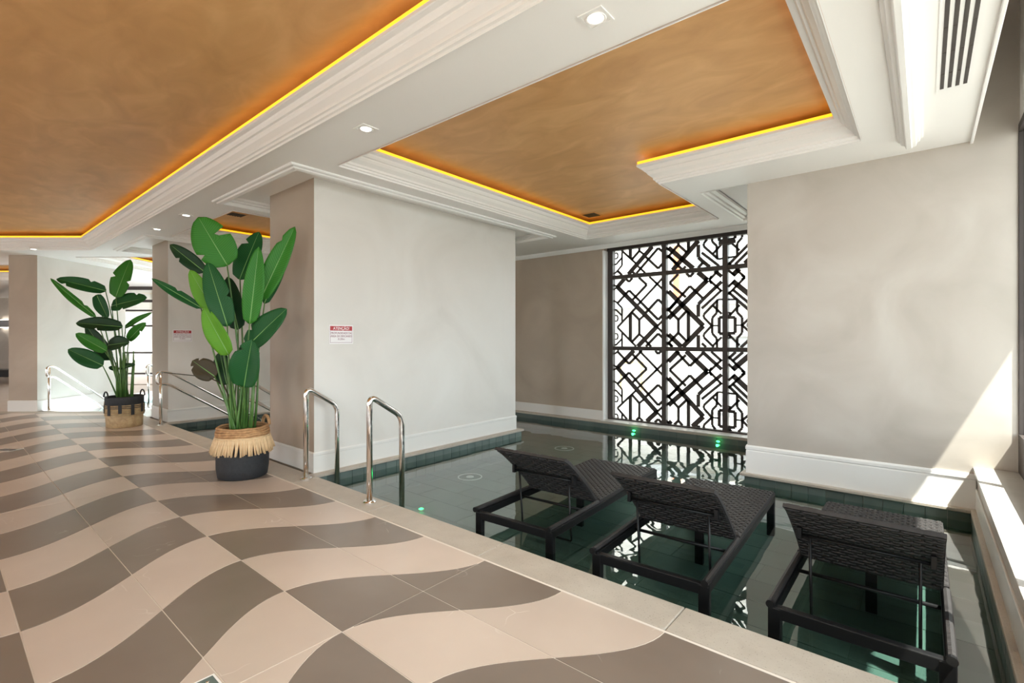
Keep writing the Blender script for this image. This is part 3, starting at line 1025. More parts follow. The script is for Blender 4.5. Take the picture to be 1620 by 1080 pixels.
tag(MB().box(0.02, 0.20, -0.12, 0.0, 2.95, 4.6).build('pilaster', 'orange', hb, bevel=0.01), 'orange painted strip')
gw = empty('garden_wall', (-2.0, 11.2, -0.3))
tag(gw, 'low grey garden wall outside at the right of the lattice window', 'wall')
MB().box(-1.35, 2.2, 0, 0.2, 0, 1.75).build('wall_body', 'facadegrey', gw)
MB().box(-1.40, 2.2, -0.04, 0.24, 1.75, 1.85).build('coping', 'facade', gw)
ct = empty('parasol', (-1.75, 10.6, -0.3))
tag(ct, 'small closed lime green parasol outside the lattice window', 'parasol')
MB().lathe([(0.02, 0.0), (0.02, 2.0)], seg=10).build('pole', 'facadegrey', ct)
MB().lathe([(0.03, 0.95), (0.09, 1.0), (0.075, 1.3), (0.03, 1.55), (0.01, 1.6)], seg=14).build('folded_canopy', plain('lime_cloth', (0.45, 0.75, 0.03), 0.7), ct, smooth=True)
MB().lathe([(0.22, 0.0), (0.22, 0.05), (0.05, 0.09)], seg=18).build('base', 'facadegrey', ct)


# ------------------------------------------------------------------ loungers
def weave(mb, W, L, step, blen, z, side, curve):
    """raised strands in a brick bond on a panel W wide (x) and L long (y)"""
    ny = int(L / step)
    for j in range(ny):
        y0, y1 = j * step + 0.0015, (j + 1) * step - 0.0015
        x = -W / 2 - (blen / 2 if j % 2 else 0)
        while x < W / 2 - 0.003:
            a, b = max(x + 0.002, -W / 2 + 0.002), min(x + blen - 0.002, W / 2 - 0.002)
            x += blen
            if b - a < 0.008:
                continue
            n = len(mb.v)
            h = 0.008 * side
            e = min(0.008, (b - a) / 3)
            for (px, py, pz) in ((a, y0, 0), (b, y0, 0), (b, y1, 0), (a, y1, 0), (a + e, y0 + 0.004, h), (b - e, y0 + 0.004, h), (b - e, y1 - 0.004, h), (a + e, y1 - 0.004, h)):
                mb.v.append((px, py, z + pz + curve(py / L)))
            q = ((4, 5, 6, 7), (0, 1, 5, 4), (1, 2, 6, 5), (2, 3, 7, 6), (3, 0, 4, 7))
            mb.f += [tuple(n + i for i in (p if side > 0 else p[::-1])) for p in q]


def slab(mb, W, L, t, n, curve):
    n0 = len(mb.v)
    for i in range(n + 1):
        y = L * i / n
        c = curve(i / n)
        mb.v += [(-W / 2, y, c - t), (W / 2, y, c - t), (W / 2, y, c), (-W / 2, y, c)]
    for i in range(n):
        a, b = n0 + i * 4, n0 + (i + 1) * 4
        for j in range(4):
            mb.f.append((a + j, a + (j + 1) % 4, b + (j + 1) % 4, b + j))
    mb.f += [(n0, n0 + 3, n0 + 2, n0 + 1), tuple(n0 + n * 4 + j for j in range(4))]


def make_lounger():
    r = empty('sun_lounger')
    W, L, T = 0.70, 2.0, 0.37          # T: top of the frame above the pool floor
    for s in (-1, 1):
        MB().box(s * 0.335 - 0.02, s * 0.335 + 0.02, 0.02, L - 0.02, T - 0.075, T - 0.02).build('side_rail', 'black', r, bevel=0.005)
        # wicker wrapped upper edge on the open head end
        wr = MB()
        nn = 46
        for i in range(nn):
            y = 0.01 + 0.72 * i / nn
            wr.tube([(s * 0.338, y, T - 0.005), (s * 0.338, y + 0.72 / nn * 0.92, T - 0.005)], 0.018, 8)
        wr.build('rail_wrap', 'wicker', r)
        MB().tube([(s * 0.338, -0.01, T - 0.006), (s * 0.338, 0.012, T - 0.006)], 0.020, 12).build('rail_cap', 'black', r)
    for y in (0.02, L - 0.06):
        MB().box(-0.355, 0.355, y, y + 0.04, T - 0.085, T - 0.025).build('end_rail', 'black', r, bevel=0.005)
    for s in (-1, 1):
        for y in (0.02, L - 0.06):
            MB().box(s * 0.325 - 0.03, s * 0.325 + 0.03, y - 0.002, y + 0.042, 0.0, T - 0.03).build('leg', 'black', r, bevel=0.006)
    MB().box(-0.03, 0.03, 1.02, 1.06, 0.0, T - 0.05).build('centre_leg', 'black', r, bevel=0.005)
    MB().box(-0.32, 0.32, 1.02, 1.06, T - 0.08, T - 0.045).build('cross_rail', 'black', r, bevel=0.004)
    MB().tube([(-0.325, 0.60, T - 0.05), (0.325, 0.60, T - 0.05)], 0.011, 10).build('cross_bar', 'black', r, smooth=True)
    # seat
    sc = lambda t: -0.02 * max(0.0, (t - 0.9) / 0.1) ** 2
    mb = MB()
    slab(mb, W, 1.25, 0.03, 18, sc)
    weave(mb, W, 1.25, 0.033, 0.060, 0.0, 1, sc)
    o = mb.build('seat', 'wicker', r, recalc=False)
    o.location = (0, 0.745, T + 0.012)
    # backrest
    bc_ = lambda t: 0.018 * (1 - (2 * t - 1) ** 2) - 0.012 * max(0.0, (t - 0.85) / 0.15) ** 2
    mb = MB()
    slab(mb, 0.655, 0.675, 0.022, 14, bc_)
    weave(mb, 0.655, 0.675, 0.034, 0.082, 0.0, 1, bc_)
    weave(mb, 0.655, 0.675, 0.034, 0.082, -0.022, -1, bc_)
    bo = mb.build('backrest', 'wicker', r, recalc=False)
    ang = math.radians(41)
    bo.rotation_euler = (ang, 0, math.pi)
    bo.location = (0, 0.75, T + 0.005)
    # bar on the back of the backrest and the prop that hangs from it
    dl, off = 0.56 * 0.675, 0.045                # along the back, and behind it
    pv = Vector((0, 0.75 - dl * math.cos(ang) - off * math.sin(ang), T + 0.005 + dl * math.sin(ang) - off * math.cos(ang)))
    MB().tube([(-0.28, pv.y, pv.z), (0.28, pv.y, pv.z)], 0.009, 10).build('pivot_bar', 'black', r, smooth=True)
    for s in (-1, 1):
        MB().box(s * 0.285 - 0.012, s * 0.285 + 0.012, pv.y - 0.02, pv.y + 0.02, pv.z - 0.02, pv.z + 0.045).build('pivot_bracket', 'black', r, bevel=0.003)
    pr = fillet([(-0.235, pv.y, pv.z), (-0.235, pv.y + 0.05, 0.10), (0.235, pv.y + 0.05, 0.10), (0.235, pv.y, pv.z)], 0.02, 4)
    MB().tube(pr, 0.008, 8).build('support_prop', 'black', r, smooth=True)
    return r


LG = 'wicker sun loungers standing in the pool'
l1 = make_lounger()
spots = [(-2.325, 2.74, 2.9, 'black wicker sun lounger farthest left, nearest the chrome handrails'),
         (-1.245, 2.68, 2.6, 'black wicker sun lounger in the middle of the three in the pool'),
         (-0.250, 2.70, 0.0, 'black wicker sun lounger at the right beside the sunlit sill')]
for i, (x, y, a, lab) in enumerate(spots):
    o = l1 if i == 0 else copy_tree(l1)
    o.location = (x, y, PFLOOR)
    o.rotation_euler = (0, 0, math.radians(a))
    tag(o, lab, 'sun lounger', LG)


# ------------------------------------------------------------------ chrome handrails
def rail(x, label):
    o = empty('handrail', (x, 2.40, 0.0))
    tag(o, label, 'handrail', 'chrome pool handrails by the near pier')
    pts = fillet([(0, 0, 0.0), (0, 0.0, 0.905), (0, 0.335, 0.69), (0, 0.335, PFLOOR)], 0.085, 10)
    MB().tube(pts, 0.0255, 20).build('tube', 'chrome', o, smooth=True)
    MB().lathe([(0.056, 0.001), (0.056, 0.010), (0.046, 0.018), (0.030, 0.020)], seg=28).build('flange', 'chrome', o, smooth=False)


rail(-4.69, 'chrome handrail in front of the near pier corner, left of the pair')
rail(-3.60, 'chrome handrail at the pool steps, right of the pair')


def stair_rail(base, fwd, label, length=1.9, pitch=0.66):
    """double bar rail that slopes down into the water along fwd"""
    o = empty('stair_rail', (base[0], base[1], 0.0))
    tag(o, label, 'handrail', 'double bar stair rails of the far bays')
    f = Vector((fwd[0], fwd[1], 0))
    z = Vector((0, 0, 1))
    a, b = f * 0.10 + z * 0.86, f * 0.10 + z * 0.66
    dn = f * length - z * (length * pitch)
    loop = fillet([a + dn, a, f * -0.05 + z * 0.86, f * -0.05 + z * 0.66, b, b + dn], 0.07, 6)
    MB().tube(loop, 0.020, 12).build('bars', 'chrome', o, smooth=True)
    MB().tube([z * 0.0, z * 0.85], 0.022, 12).build('post', 'chrome', o, smooth=True)
    MB().lathe([(0.05, 0.001), (0.05, 0.01), (0.03, 0.016)], seg=20).build('flange', 'chrome', o)
    q = f * (0.10 + length * 0.62)
    zq = 0.86 - length * 0.62 * pitch
    MB().tube([q + z * PFLOOR, q + z * zq], 0.020, 12).build('post', 'chrome', o, smooth=True)


stair_rail((-9.39, 2.385), (0, 1), 'chrome double stair rail beside the middle pier')
stair_rail((-6.15, 2.385), (0, 1), 'chrome double stair rail hidden behind the tall plant')
rb = LD(-8.94, 9.46)
stair_rail(rb, F2, 'chrome double stair rail in front of the far marbled wall')
rb = LD(-7.35, 9.9)
stair_rail(rb, F2, 'chrome double stair rail peeking out left of the middle pier')


# ------------------------------------------------------------------ warning signs
def text_mesh(body, size, mat):
    c = bpy.data.curves.new('text', 'FONT')
    c.body = body
    c.size = size
    c.align_x = 'CENTER'
    c.align_y = 'CENTER'
    c.extrude = 0.0006
    c.resolution_u = 3
    tmp = bpy.data.objects.new('text_tmp', c)
    COL.objects.link(tmp)
    dg = bpy.context.evaluated_depsgraph_get()
    me = bpy.data.meshes.new_from_object(tmp.evaluated_get(dg))
    bpy.data.objects.remove(tmp)
    me.materials.clear()
    me.materials.append(M[mat])
    return me


def sign(x, y, z, wd, ht, label):
    """sign on a wall that faces +X; local x runs along +Y of the world"""
    o = empty('warning_sign', (x, y, z))
    o.rotation_euler = (H, 0, H)
    tag(o, label, 'sign', 'pool depth warning signs')
    def rect(name, x0, x1, y0, y1, z0, z1, mat):
        return MB().box(x0, x1, y0, y1, z0, z1).build(name, mat, o)
    rect('panel', -wd / 2, wd / 2, -ht / 2, ht / 2, 0.0, 0.004, 'signwhite')
    hw = wd / 2 - 0.012
    rect('header', -hw, hw, ht / 2 - 0.060, ht / 2 - 0.012, 0.004, 0.005, 'red')
    for a in ((-hw, -hw + 0.003, -ht / 2 + 0.014, ht / 2 - 0.064), (hw - 0.003, hw, -ht / 2 + 0.014, ht / 2 - 0.064), (-hw, hw, -ht / 2 + 0.014, -ht / 2 + 0.017)):
        rect('border', *a, 0.004, 0.0046, 'signtext')
    def put(body, size, yy, mat, fitw, zz):
        me = text_mesh(body, size, mat)
        xs_ = [v.co.x for v in me.vertices]
        k = min(1.3, fitw / (max(xs_) - min(xs_)))
        t = inst('lettering', me, o, (0, yy, zz))
        t.scale = (k, 1, 1)
    put('ATENÇÃO!', 0.044, ht / 2 - 0.038, 'textwhite', hw * 1.45, 0.0056)
    put('PROFUNDIDADE DA', 0.032, ht / 2 - 0.088, 'signtext', hw * 1.86, 0.0048)
    put('ÁREA DE DESCANSO', 0.032, ht / 2 - 0.121, 'signtext', hw * 1.9, 0.0048)
    put('0.20m', 0.030, ht / 2 - 0.152, 'signtext', hw * 0.6, 0.0048)


sign(-4.830, 2.865, 1.435, 0.285, 0.204, 'red and white pool depth warning sign on the near pier')
sign(-9.658, 2.765, 1.445, 0.285, 0.204, 'red and white warning sign behind the tall plant on the middle pier')


# ------------------------------------------------------------------ plants
def leaf(parent, o3, base, tip, width, mat, normal, fold=0.18, bend=0.05, notch=(), asym=1.0, stem_from=None):
    """blade from base to tip (vectors, thing space); normal roughly where the upper side faces"""
    ax = tip - base
    L = ax.length
    d = ax / L
    s = d.cross(normal).normalized()
    n = s.cross(d).normalized()
    nu, nv = 18, 4
    mb = MB()
    uvs = []
    for i in range(nu + 1):
        t = i / nu
        wv = (math.sin(math.pi * min(1, t * 0.93 + 0.07)) ** 0.52) * (1.0 - 0.18 * t)
        if t > 0.985:
            wv = 0.02
        if t < 0.02:
            wv = 0.12
        c = base + ax * t - n * (bend * L * (t ** 2)) + n * bend * L * 0.5 * t
        for j in range(-nv, nv + 1):
            u = j / nv
            ww = width / 2 * wv
            for (nt_, side, dep) in notch:
                if (u > 0) == (side > 0) and abs(t - nt_) < 0.5 / nu:
                    ww *= (1 - dep)
            if u < 0:
                ww *= asym
            p = c + s * (u * ww) + n * (fold * abs(u) * ww + 0.006 * math.sin(9 * t + 3 * u) * abs(u))
            mb.v.append(tuple(p))
            uvs.append((u * 0.5 + 0.5, t - abs(u) * 0.12))
    k = 2 * nv + 1
    for i in range(nu):
        for j in range(k - 1):
            mb.f.append((i * k + j, i * k + j + 1, (i + 1) * k + j + 1, (i + 1) * k + j))
    me = mb.mesh('leaf', mat, True)
    ul = me.uv_layers.new(name='uv')
    for lp in me.loops:
        ul.data[lp.index].uv = uvs[lp.vertex_index]
    o = link(bpy.data.objects.new('leaf', me), parent)
    so_ = o.modifiers.new('thickness', 'SOLIDIFY')
    so_.thickness = 0.0018
    pts = []
    for i in range(9):
        t = i / 8
        pts.append(base + ax * t - n * (bend * L * t * t) + n * bend * L * 0.5 * t - n * 0.001)
    MB().tube(pts, 0.0055, 6, r1=0.0015).build('midrib', 'rib', o, smooth=True)
    if stem_from is not None:
        # stalk: rises from the pot, then bows out to the blade
        p0 = stem_from
        p3 = base + d * 0.01
        mid = p0.lerp(p3, 0.55) + Vector((0, 0, 0.06 * (p3 - p0).length))
        pts = []
        for i in range(9):
            t = i / 8
            pts.append(p0 * (1 - t) ** 2 + mid * (2 * t * (1 - t)) + p3 * t * t)
        MB().tube(pts, 0.013, 8, r1=0.006).build('stem', 'stem', parent, smooth=True)
    return o


def plant(name, loc, cx, ppm, leaves, pot_top, label, rs):
    """leaves: (base px, tip px, width px, depth offset base, depth offset tip, material, tilt, fold, notches)"""
    o = empty(name, (loc[0], loc[1], 0.0))
    tag(o, label, 'potted plant')
    rnd = random.Random(rs)
    Rv, Fv = Vector((R2.x, R2.y, 0)), Vector((F2.x, F2.y, 0))
    D0 = Vector(loc[:2]).dot(F2)
    for (b, t, wd, db, dt, mat, tilt, fold, notch) in leaves:
        def P(px, dep):
            D = D0 + dep
            lat = (px[0] - 810) / 774.9 * D
            z = EYE + (537 - px[1]) / 774.9 * D
            return Rv * lat + Fv * D + Vector((0, 0, z)) - Vector((loc[0], loc[1], 0))
        base, tip = P(b, db), P(t, dt)
        nrm = -Fv + Vector((0, 0, 0.45)) + Rv * tilt
        a = rnd.uniform(0, 6.28)
        rr = rnd.uniform(0.02, 0.10)
        sf_ = Vector((rr * math.cos(a), rr * math.sin(a), pot_top - 0.05)) + Rv * ((b[0] - cx) / ppm * 0.12)
        leaf(o, None, base, tip, wd / ppm, mat, nrm, fold, 0.05, notch, stem_from=sf_)
    return o


PL1 = (-5.295, 2.045)
lv1 = [
    ((360, 420), (313, 343), 62, -0.10, -0.22, 'leaf', 0.0, 0.12, ((0.55, 1, 0.55), (0.62, 1, 0.7), (0.35, -1, 0.3))),
    ((379, 442), (409, 366), 42, 0.14, 0.20, 'leaf_deep', 0.2, 0.15, ((0.7, -1, 0.5),)),
    ((395, 512), (409, 390), 31, -0.12, -0.14, 'leaf', 0.55, 0.35, ()),
    ((412, 474), (466, 358), 34, -0.02, 0.02, 'leaf', 0.5, 0.3, ((0.8, -1, 0.3),)),
    ((418, 480), (455, 398), 19, 0.08, 0.10, 'leaf_deep', 0.9, 0.4, ()),
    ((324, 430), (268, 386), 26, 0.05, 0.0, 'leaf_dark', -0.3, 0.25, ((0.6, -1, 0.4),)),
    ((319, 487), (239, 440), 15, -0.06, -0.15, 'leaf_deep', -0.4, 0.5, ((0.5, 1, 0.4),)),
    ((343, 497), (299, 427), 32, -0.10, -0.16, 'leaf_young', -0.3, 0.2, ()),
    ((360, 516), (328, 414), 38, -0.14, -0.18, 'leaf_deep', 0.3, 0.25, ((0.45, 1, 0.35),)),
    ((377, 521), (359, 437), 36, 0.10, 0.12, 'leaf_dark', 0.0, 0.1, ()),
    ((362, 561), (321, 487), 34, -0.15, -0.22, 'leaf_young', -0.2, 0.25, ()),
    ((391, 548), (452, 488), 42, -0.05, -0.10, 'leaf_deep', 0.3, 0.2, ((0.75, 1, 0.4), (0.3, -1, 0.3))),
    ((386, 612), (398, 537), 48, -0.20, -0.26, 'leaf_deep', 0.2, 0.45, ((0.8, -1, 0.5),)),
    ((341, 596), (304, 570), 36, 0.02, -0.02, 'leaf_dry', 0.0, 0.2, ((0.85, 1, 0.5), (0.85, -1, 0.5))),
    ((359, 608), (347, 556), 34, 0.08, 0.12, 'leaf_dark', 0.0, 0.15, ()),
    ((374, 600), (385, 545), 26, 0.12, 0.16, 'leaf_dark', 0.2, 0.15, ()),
]
pl1 = plant('potted_plant', PL1, 384, 154.4, lv1, 0.50, 'tall bird of paradise plant in a black basket with tan fringe', 3)
rnd = random.Random(11)
for i in range(14):                                  # bare stalks standing in the pot
    a = rnd.uniform(0, 6.28)
    rr = rnd.uniform(0.0, 0.12)
    x0, y0 = rr * math.cos(a), rr * math.sin(a)
    MB().tube([(x0, y0, 0.42), (x0 * 1.15 + rnd.uniform(-.03, .03), y0 * 1.15, 0.75), (x0 * 1.4 + rnd.uniform(-.06, .06), y0 * 1.3, rnd.uniform(1.0, 1.35))], 0.016, 8, r1=0.007).build('stem', 'stem', pl1, smooth=True)
# dry stalk that leans out to the left
MB().tube([(0, 0, 0.5), Vector((R2.x, R2.y, 0)) * -0.2 + Vector((0, 0, 0.93)), Vector((R2.x, R2.y, 0)) * -0.36 + Vector((0, 0, 1.0)), Vector((R2.x, R2.y, 0)) * -0.80 + Vector((0, 0, 1.045))], 0.009, 7, r1=0.004).build('stem', M['leaf_dry'], pl1, smooth=True)

bsk = MB().lathe([(0.205, 0.0), (0.225, 0.012), (0.238, 0.10), (0.240, 0.22), (0.238, 0.39), (0.228, 0.405), (0.222, 0.39), (0.215, 0.05)], seg=48, cap=False)
bsk.f.append(tuple(range(48))[::-1])
basket = bsk.build('basket', 'blackbasket', pl1, smooth=True)
rim = MB()
for i in range(5):
    zz = 0.415 + 0.021 * i
    ra = 0.232 + 0.006 * math.sin(i * 1.3)
    rim.tube([(ra * math.cos(t * math.pi / 18), ra * math.sin(t * math.pi / 18), zz + 0.004 * math.sin(t * 0.8 + i)) for t in range(36)], 0.0125, 7, closed=True)
rim.build('rope_rim', 'rope', basket, smooth=True)
rndf = random.Random(5)
me = MB().tube([(0, 0, 0), (0.012, 0, -0.04), (0.024, 0, -0.09), (0.038, 0, -0.150)], 0.0105, 6, r1=0.0085).mesh('fringe_strand', 'fringe', True)
NF = 132
for i in range(NF):
    a = 2 * math.pi * i / NF
    f = inst('fringe_strand', me, basket, (0.238 * math.cos(a), 0.238 * math.sin(a), 0.408))
    f.rotation_euler = (rndf.uniform(-0.10, 0.10), rndf.uniform(-0.06, 0.06), a + rndf.uniform(-0.1, 0.1))
    f.scale = (rndf.uniform(0.8, 1.35), 1, rndf.uniform(0.9, 1.12))
MB().tube([(0.243 * math.cos(t * math.pi / 24), 0.243 * math.sin(t * math.pi / 24), 0.408) for t in range(48)], 0.010, 7, closed=True).build('fringe_band', 'fringe', basket, smooth=True)
for sgn in (1,):
    ha = math.atan2(F2.y, F2.x) - 0.75 + (0 if sgn > 0 else math.pi)
    ca = Vector((math.cos(ha), math.sin(ha), 0)) * 0.225
    tv = Vector((-math.sin(ha), math.cos(ha), 0))
    pts = [ca + tv * (0.085 * math.cos(t * math.pi / 12)) + Vector((0, 0, 0.50 + 0.085 * math.sin(t * math.pi / 12))) for t in range(13)]
    hb_ = MB().tube(pts, 0.016, 9)
    hb_.build('handle', 'rope', basket, smooth=True)
MB().lathe([(0.218, 0.43), (0.10, 0.445), (0.01, 0.45)], seg=28).build('soil', 'soil', pl1, smooth=True)

PL2 = (-9.77, 2.00)
lv2 = [
    ((183, 470), (205, 410), 34, -0.05, 0.0, 'leaf', 0.1, 0.15, ((0.45, 1, 0.4), (0.5, -1, 0.35))),
    ((168, 460), (88, 440), 22, -0.10, -0.2, 'leaf_deep', -0.1, 0.35, ((0.35, 1, 0.3), (0.8, -1, 0.5))),
    ((152, 501), (78, 440), 13, -0.12, -0.25, 'leaf', -0.4, 0.5, ((0.3, 1, 0.5),)),
    ((153, 466), (170, 503), 20, -0.05, -0.05, 'leaf_deep', 0.0, 0.3, ()),
    ((176, 484), (231, 470), 30, 0.0, -0.08, 'leaf_deep', 0.1, 0.2, ((0.7, -1, 0.3), (0.4, 1, 0.3))),
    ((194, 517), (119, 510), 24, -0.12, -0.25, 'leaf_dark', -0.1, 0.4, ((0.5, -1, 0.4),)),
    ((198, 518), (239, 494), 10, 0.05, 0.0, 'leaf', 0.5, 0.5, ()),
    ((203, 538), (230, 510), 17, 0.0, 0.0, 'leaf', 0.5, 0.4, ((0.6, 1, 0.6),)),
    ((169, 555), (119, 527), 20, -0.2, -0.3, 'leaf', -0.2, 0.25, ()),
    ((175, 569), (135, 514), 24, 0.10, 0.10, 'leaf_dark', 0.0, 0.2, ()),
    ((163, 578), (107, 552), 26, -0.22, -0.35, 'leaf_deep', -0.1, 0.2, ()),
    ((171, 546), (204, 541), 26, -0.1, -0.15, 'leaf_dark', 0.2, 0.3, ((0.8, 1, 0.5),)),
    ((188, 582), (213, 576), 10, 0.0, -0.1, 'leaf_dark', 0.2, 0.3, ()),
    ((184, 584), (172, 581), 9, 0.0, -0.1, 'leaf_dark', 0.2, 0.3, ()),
]
pl2 = plant('potted_plant', PL2, 196, 96, lv2, 0.50, 'smaller bird of paradise plant in a black and tan woven basket', 9)
rnd = random.Random(21)
for i in range(11):
    a = rnd.uniform(0, 6.28)
    rr = rnd.uniform(0.0, 0.12)
    x0, y0 = rr * math.cos(a), rr * math.sin(a)
    MB().tube([(x0, y0, 0.40), (x0 * 1.15 + rnd.uniform(-.03, .03), y0 * 1.15, 0.75), (x0 * 1.4 + rnd.uniform(-.06, .06), y0 * 1.3, rnd.uniform(0.95, 1.25))], 0.018, 8, r1=0.008).build('stem', 'stem', pl2, smooth=True)
b2_ = MB().lathe([(0.225, 0.0), (0.235, 0.01), (0.245, 0.30), (0.235, 0.30), (0.225, 0.03)], seg=40, cap=False)
b2_.f.append(tuple(range(40))[::-1])
basket2 = b2_.build('basket', 'cane', pl2, smooth=True)
MB().lathe([(0.247, 0.35), (0.25, 0.36), (0.252, 0.47), (0.245, 0.485), (0.235, 0.47), (0.23, 0.36)], seg=40, cap=False).build('black_band', 'blackbasket', basket2, smooth=True)
for i in range(7):
    zz = 0.19 + 0.026 * i
    MB().tube([((0.249) * math.cos(t * math.pi / 18), (0.249) * math.sin(t * math.pi / 18), zz) for t in range(36)], 0.0075, 6, closed=True).build('cane_hoop', 'cane', basket2, smooth=True)
MB().lathe([(0.238, 0.19), (0.238, 0.36)], seg=40, cap=False).build('inner_liner', 'blackbasket', basket2)
for i in range(10):
    a = 2 * math.pi * i / 10 + 0.2
    c = Vector((0.254 * math.cos(a), 0.254 * math.sin(a)))
    MB().obox(c, Vector((-math.sin(a), math.cos(a))), Vector((math.cos(a), math.sin(a))), 0.022, 0.006, 0.20 + 0.03 * (i % 2), 0.36).build('dark_weft', 'blackbasket', basket2)
for sgn in (1, -1):
    ha = math.atan2(F2.y, F2.x) - 0.6 + (0 if sgn > 0 else math.pi)
    ca = Vector((math.cos(ha), math.sin(ha), 0)) * 0.24
    tv = Vector((-math.sin(ha), math.cos(ha), 0))
    MB().tube([ca + tv * (0.09 * math.cos(t * math.pi / 12)) + Vector((0, 0, 0.475 + 0.09 * math.sin(t * math.pi / 12))) for t in range(13)], 0.011, 8).build('handle', 'blackbasket', basket2, smooth=True)
MB().lathe([(0.232, 0.43), (0.10, 0.44), (0.01, 0.445)], seg=28).build('soil', 'soil', pl2, smooth=True)


# ------------------------------------------------------------------ ceiling fittings
def downlight(x, y, label, power=48, rz=0.0):
    o = empty('downlight', (x, y, ZS), rz)
    tag(o, label, 'ceiling light', 'square recessed downlights in the soffit')
    h, t = 0.068, 0.014
    fr = MB()
    fr.sweep([(-h, -h), (h, -h), (h, h), (-h, h)], [(0, 0.001), (-0.0, -0.006), (t, -0.006), (t, 0.03)])
    fr.build('frame', 'trimwhite', o, recalc=False)
    MB().lathe([(0.050, -0.003), (0.054, -0.006), (0.050, -0.010), (0.040, -0.004)], seg=24, cap=False).build('ring', 'white', o, smooth=True)
    MB().box(-h + t, h - t, -h + t, h - t, -0.003, -0.001).build('gimbal_plate', 'white', o)
    MB().lathe([(0.040, -0.004), (0.036, -0.007), (0.01, -0.009)], seg=20).build('bulb', 'lampglow', o, smooth=True)
    l = bpy.data.lights.new('downlight_beam', 'SPOT')
    l.energy = power
    l.color = (1.0, 0.88, 0.72)
    l.spot_size = math.radians(80)
    l.spot_blend = 0.6
    l.shadow_soft_size = 0.035
    lo = bpy.data.objects.new('beam', l)
    COL.objects.link(lo)
    lo.parent = o
    lo.location = (0, 0, -0.02)


downlight(-1.266, 2.158, 'square downlight nearest the camera in the white beam')
downlight(-3.281, 2.155, 'square downlight in the beam between the pool tray and near pier')
downlight(-7.349, 2.145, 'square downlight in the beam above the tall plant')
downlight(-8.60, 2.14, 'square downlight in the beam beside the middle pier')
p = LD(-8.55, 8.75)
downlight(p.x, p.y, 'farthest small square downlight above the marbled wall')


def vent(x, y, label):
    o = empty('air_vent', (x, y, ZC))
    tag(o, label, 'air vent', 'square dark air vents in the copper ceilings')
    h = 0.125
    MB().sweep([(-h, -h), (h, -h), (h, h), (-h, h)], [(0, 0.0), (0, -0.008), (0.018, -0.008), (0.018, 0.0)]).build('frame', 'copper', o, recalc=False)
    MB().box(-h + 0.018, h - 0.018, -h + 0.018, h - 0.018, -0.003, -0.001).build('backing', 'ventdark', o)
    for i in range(6):
        yy = -h + 0.035 + i * 0.036
        MB().box(-h + 0.02, h - 0.02, yy - 0.004, yy + 0.004, -0.010, -0.003).build('louvre', 'ventdark', o)


vent(-3.86, 6.45, 'dark square air vent in the copper ceiling over the pool corner')
vent(-7.95, 2.98, 'dark square air vent in the copper ceiling behind the tall plant')

lin = empty('linear_diffuser', (0.141, 0, ZS))
tag(lin, 'long white slot diffuser with four dark slots beside the windows', 'air vent')
MB().box(-0.085, 0.085, -3.0, 4.245, -0.004, -0.0005).build('panel', 'trimwhite', lin)
for i in range(4):
    xx = -0.0555 + 0.037 * i
    s = MB().box(xx - 0.0095, xx + 0.0095, -2.9, 4.205, -0.0055, -0.0042).build('slot', 'slot', lin)
    for j in range(24):
        yy = -2.7 + j * 0.29
        MB().box(xx - 0.0085, xx + 0.0085, yy, yy + 0.004, -0.0075, -0.0056).build('slot_clip', 'ventdark', s)

# ------------------------------------------------------------------ pool lights and fittings
def pool_light(x, y, z, label, rot=(0, 0, 0)):
    o = empty('pool_light', (x, y, z))
    o.rotation_euler = rot
    tag(o, label, 'pool light', 'green pool lights')
    o.scale = (1.0, 0.55, 1.0) if rot[0] else (1, 1, 1)
    MB().lathe([(0.035, 0.0), (0.036, 0.006), (0.026, 0.010)], seg=20).build('bezel', 'chrome', o, smooth=True)
    MB().lathe([(0.026, 0.009), (0.022, 0.014), (0.005, 0.016)], seg=18).build('lens', 'greenled', o, smooth=True)
    l = bpy.data.lights.new('green_glow', 'POINT')
    l.energy = 0.2
    l.color = (0.05, 1.0, 0.25)
    l.shadow_soft_size = 0.02
    lo = bpy.data.objects.new('glow', l)
    COL.objects.link(lo)
    lo.parent = o
    lo.location = (0, 0, 0.05)


pool_light(-3.58, 7.308, -0.085, 'small green pool light under the lattice window, the left one', (H, 0, 0))
pool_light(-2.27, 7.308, -0.085, 'small green pool light under the lattice window, the right one', (H, 0, 0))
pool_light(-3.80, 3.12, PFLOOR, 'green light on the pool floor near the handrails')


def fitting(x, y, label):
    o = empty('pool_drain', (x, y, PFLOOR))
    tag(o, label, 'pool drain', 'round fittings in the pool floor')
    MB().lathe([(0.15, 0.0), (0.15, 0.006), (0.14, 0.008), (0.135, 0.004), (0.135, 0.0)], seg=36, cap=False).build('outer_ring', 'signwhite', o, smooth=True)
    MB().lathe([(0.132, 0.002), (0.06, 0.003), (0.01, 0.003)], seg=36).build('cover', 'poolgrout', o)
    MB().lathe([(0.05, 0.003), (0.045, 0.008), (0.02, 0.010)], seg=24).build('hub', 'signwhite', o, smooth=True)


fitting(-4.25, 4.25, 'pale round fitting in the pool floor near the near pier')
fitting(-4.25, 6.30, 'pale round fitting in the pool floor farther back near the back wall')

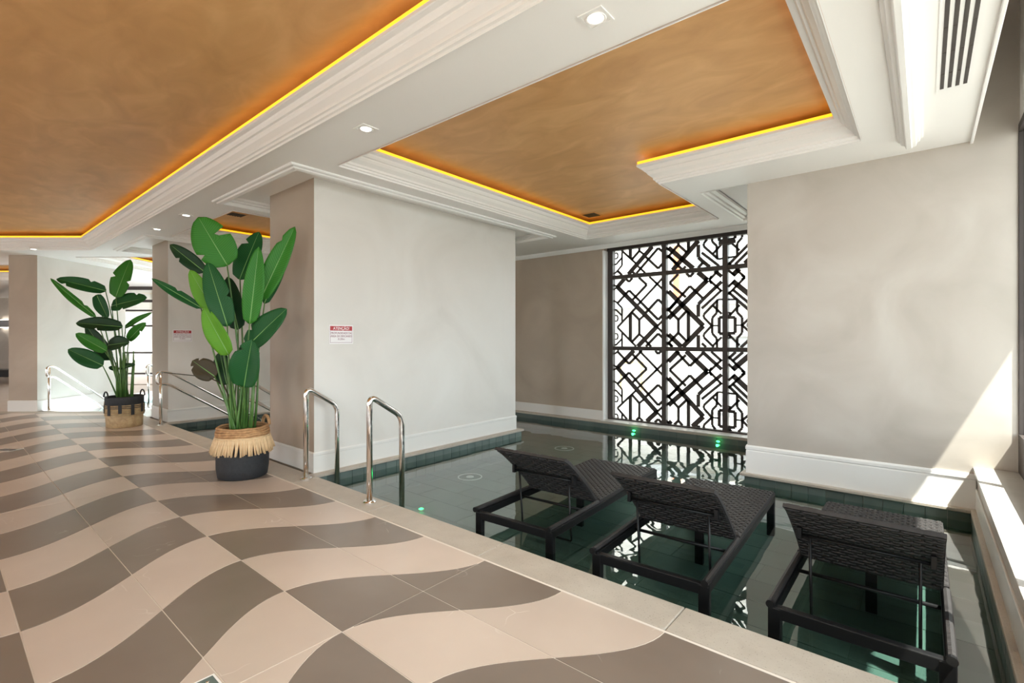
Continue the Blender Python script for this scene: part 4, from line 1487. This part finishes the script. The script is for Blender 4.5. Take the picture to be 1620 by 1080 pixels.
# floor drain by the camera and a flush cover farther off
dr = empty('floor_drain', (-2.17, 0.68, 0.0))
tag(dr, 'dark green square floor drain with shiny dots at the bottom edge', 'floor drain')
MB().sweep([(-0.075, -0.075), (0.075, -0.075), (0.075, 0.075), (-0.075, 0.075)], [(0, 0.0005), (0, 0.002), (0.008, 0.002), (0.008, 0.0005)]).build('frame', 'trimwhite', dr, recalc=False)
MB().box(-0.067, 0.067, -0.067, 0.067, 0.0, 0.0015).build('grate', 'pooltile', dr)
for i in range(3):
    for j in range(3):
        MB().lathe([(0.008, 0.0012), (0.006, 0.003), (0.001, 0.0035)], c=(-0.04 + 0.04 * i, -0.04 + 0.04 * j, 0), seg=12).build('stud', 'chrome', dr, smooth=True)
cv = empty('floor_cover', (-8.75, 0.62, 0.0), 0.7)
tag(cv, 'small raised grey metal floor cover at the far left', 'floor cover')
MB().box(-0.12, 0.12, -0.09, 0.09, 0.0, 0.006).build('plate', 'chrome', cv, bevel=0.003)
MB().box(-0.10, 0.10, -0.012, 0.012, 0.006, 0.009).build('grip', 'slot', cv)

# ------------------------------------------------------------------ far left: wall lamp and bench
pw = LD(-19.55, 19.05)
sc_ = empty('wall_lamp', (pw.x, pw.y, 2.0), math.atan2(R2.y, R2.x))
tag(sc_, 'small silver wall lamp glowing up and down at the far left', 'wall lamp')
MB().box(-0.35, 0.35, -0.12, 0.05, -0.14, 0.14).build('body', 'facadegrey', sc_, bevel=0.02)
MB().lathe([(0.07, 0), (0.05, 0.03), (0.01, 0.04)], seg=16).build('knob', 'chrome', sc_, smooth=True)
for z in (0.145, -0.145):
    MB().box(-0.3, 0.3, -0.08, 0.02, z - 0.004, z + 0.004).build('diffuser', 'lampglow', sc_)
pw = LD(-17.6, 16.2)
bn = empty('bench', (pw.x, pw.y, -0.02), math.atan2(R2.y, R2.x))
tag(bn, 'low black leather bench at the far left end of the hall', 'bench')
MB().box(-1.6, 1.6, -0.3, 0.3, 0.18, 0.42).build('seat', 'leather', bn, bevel=0.03)
for s in (-1.4, 1.4):
    for yy in (-0.22, 0.22):
        MB().box(s - 0.03, s + 0.03, yy - 0.03, yy + 0.03, 0, 0.18).build('leg', 'black', bn)
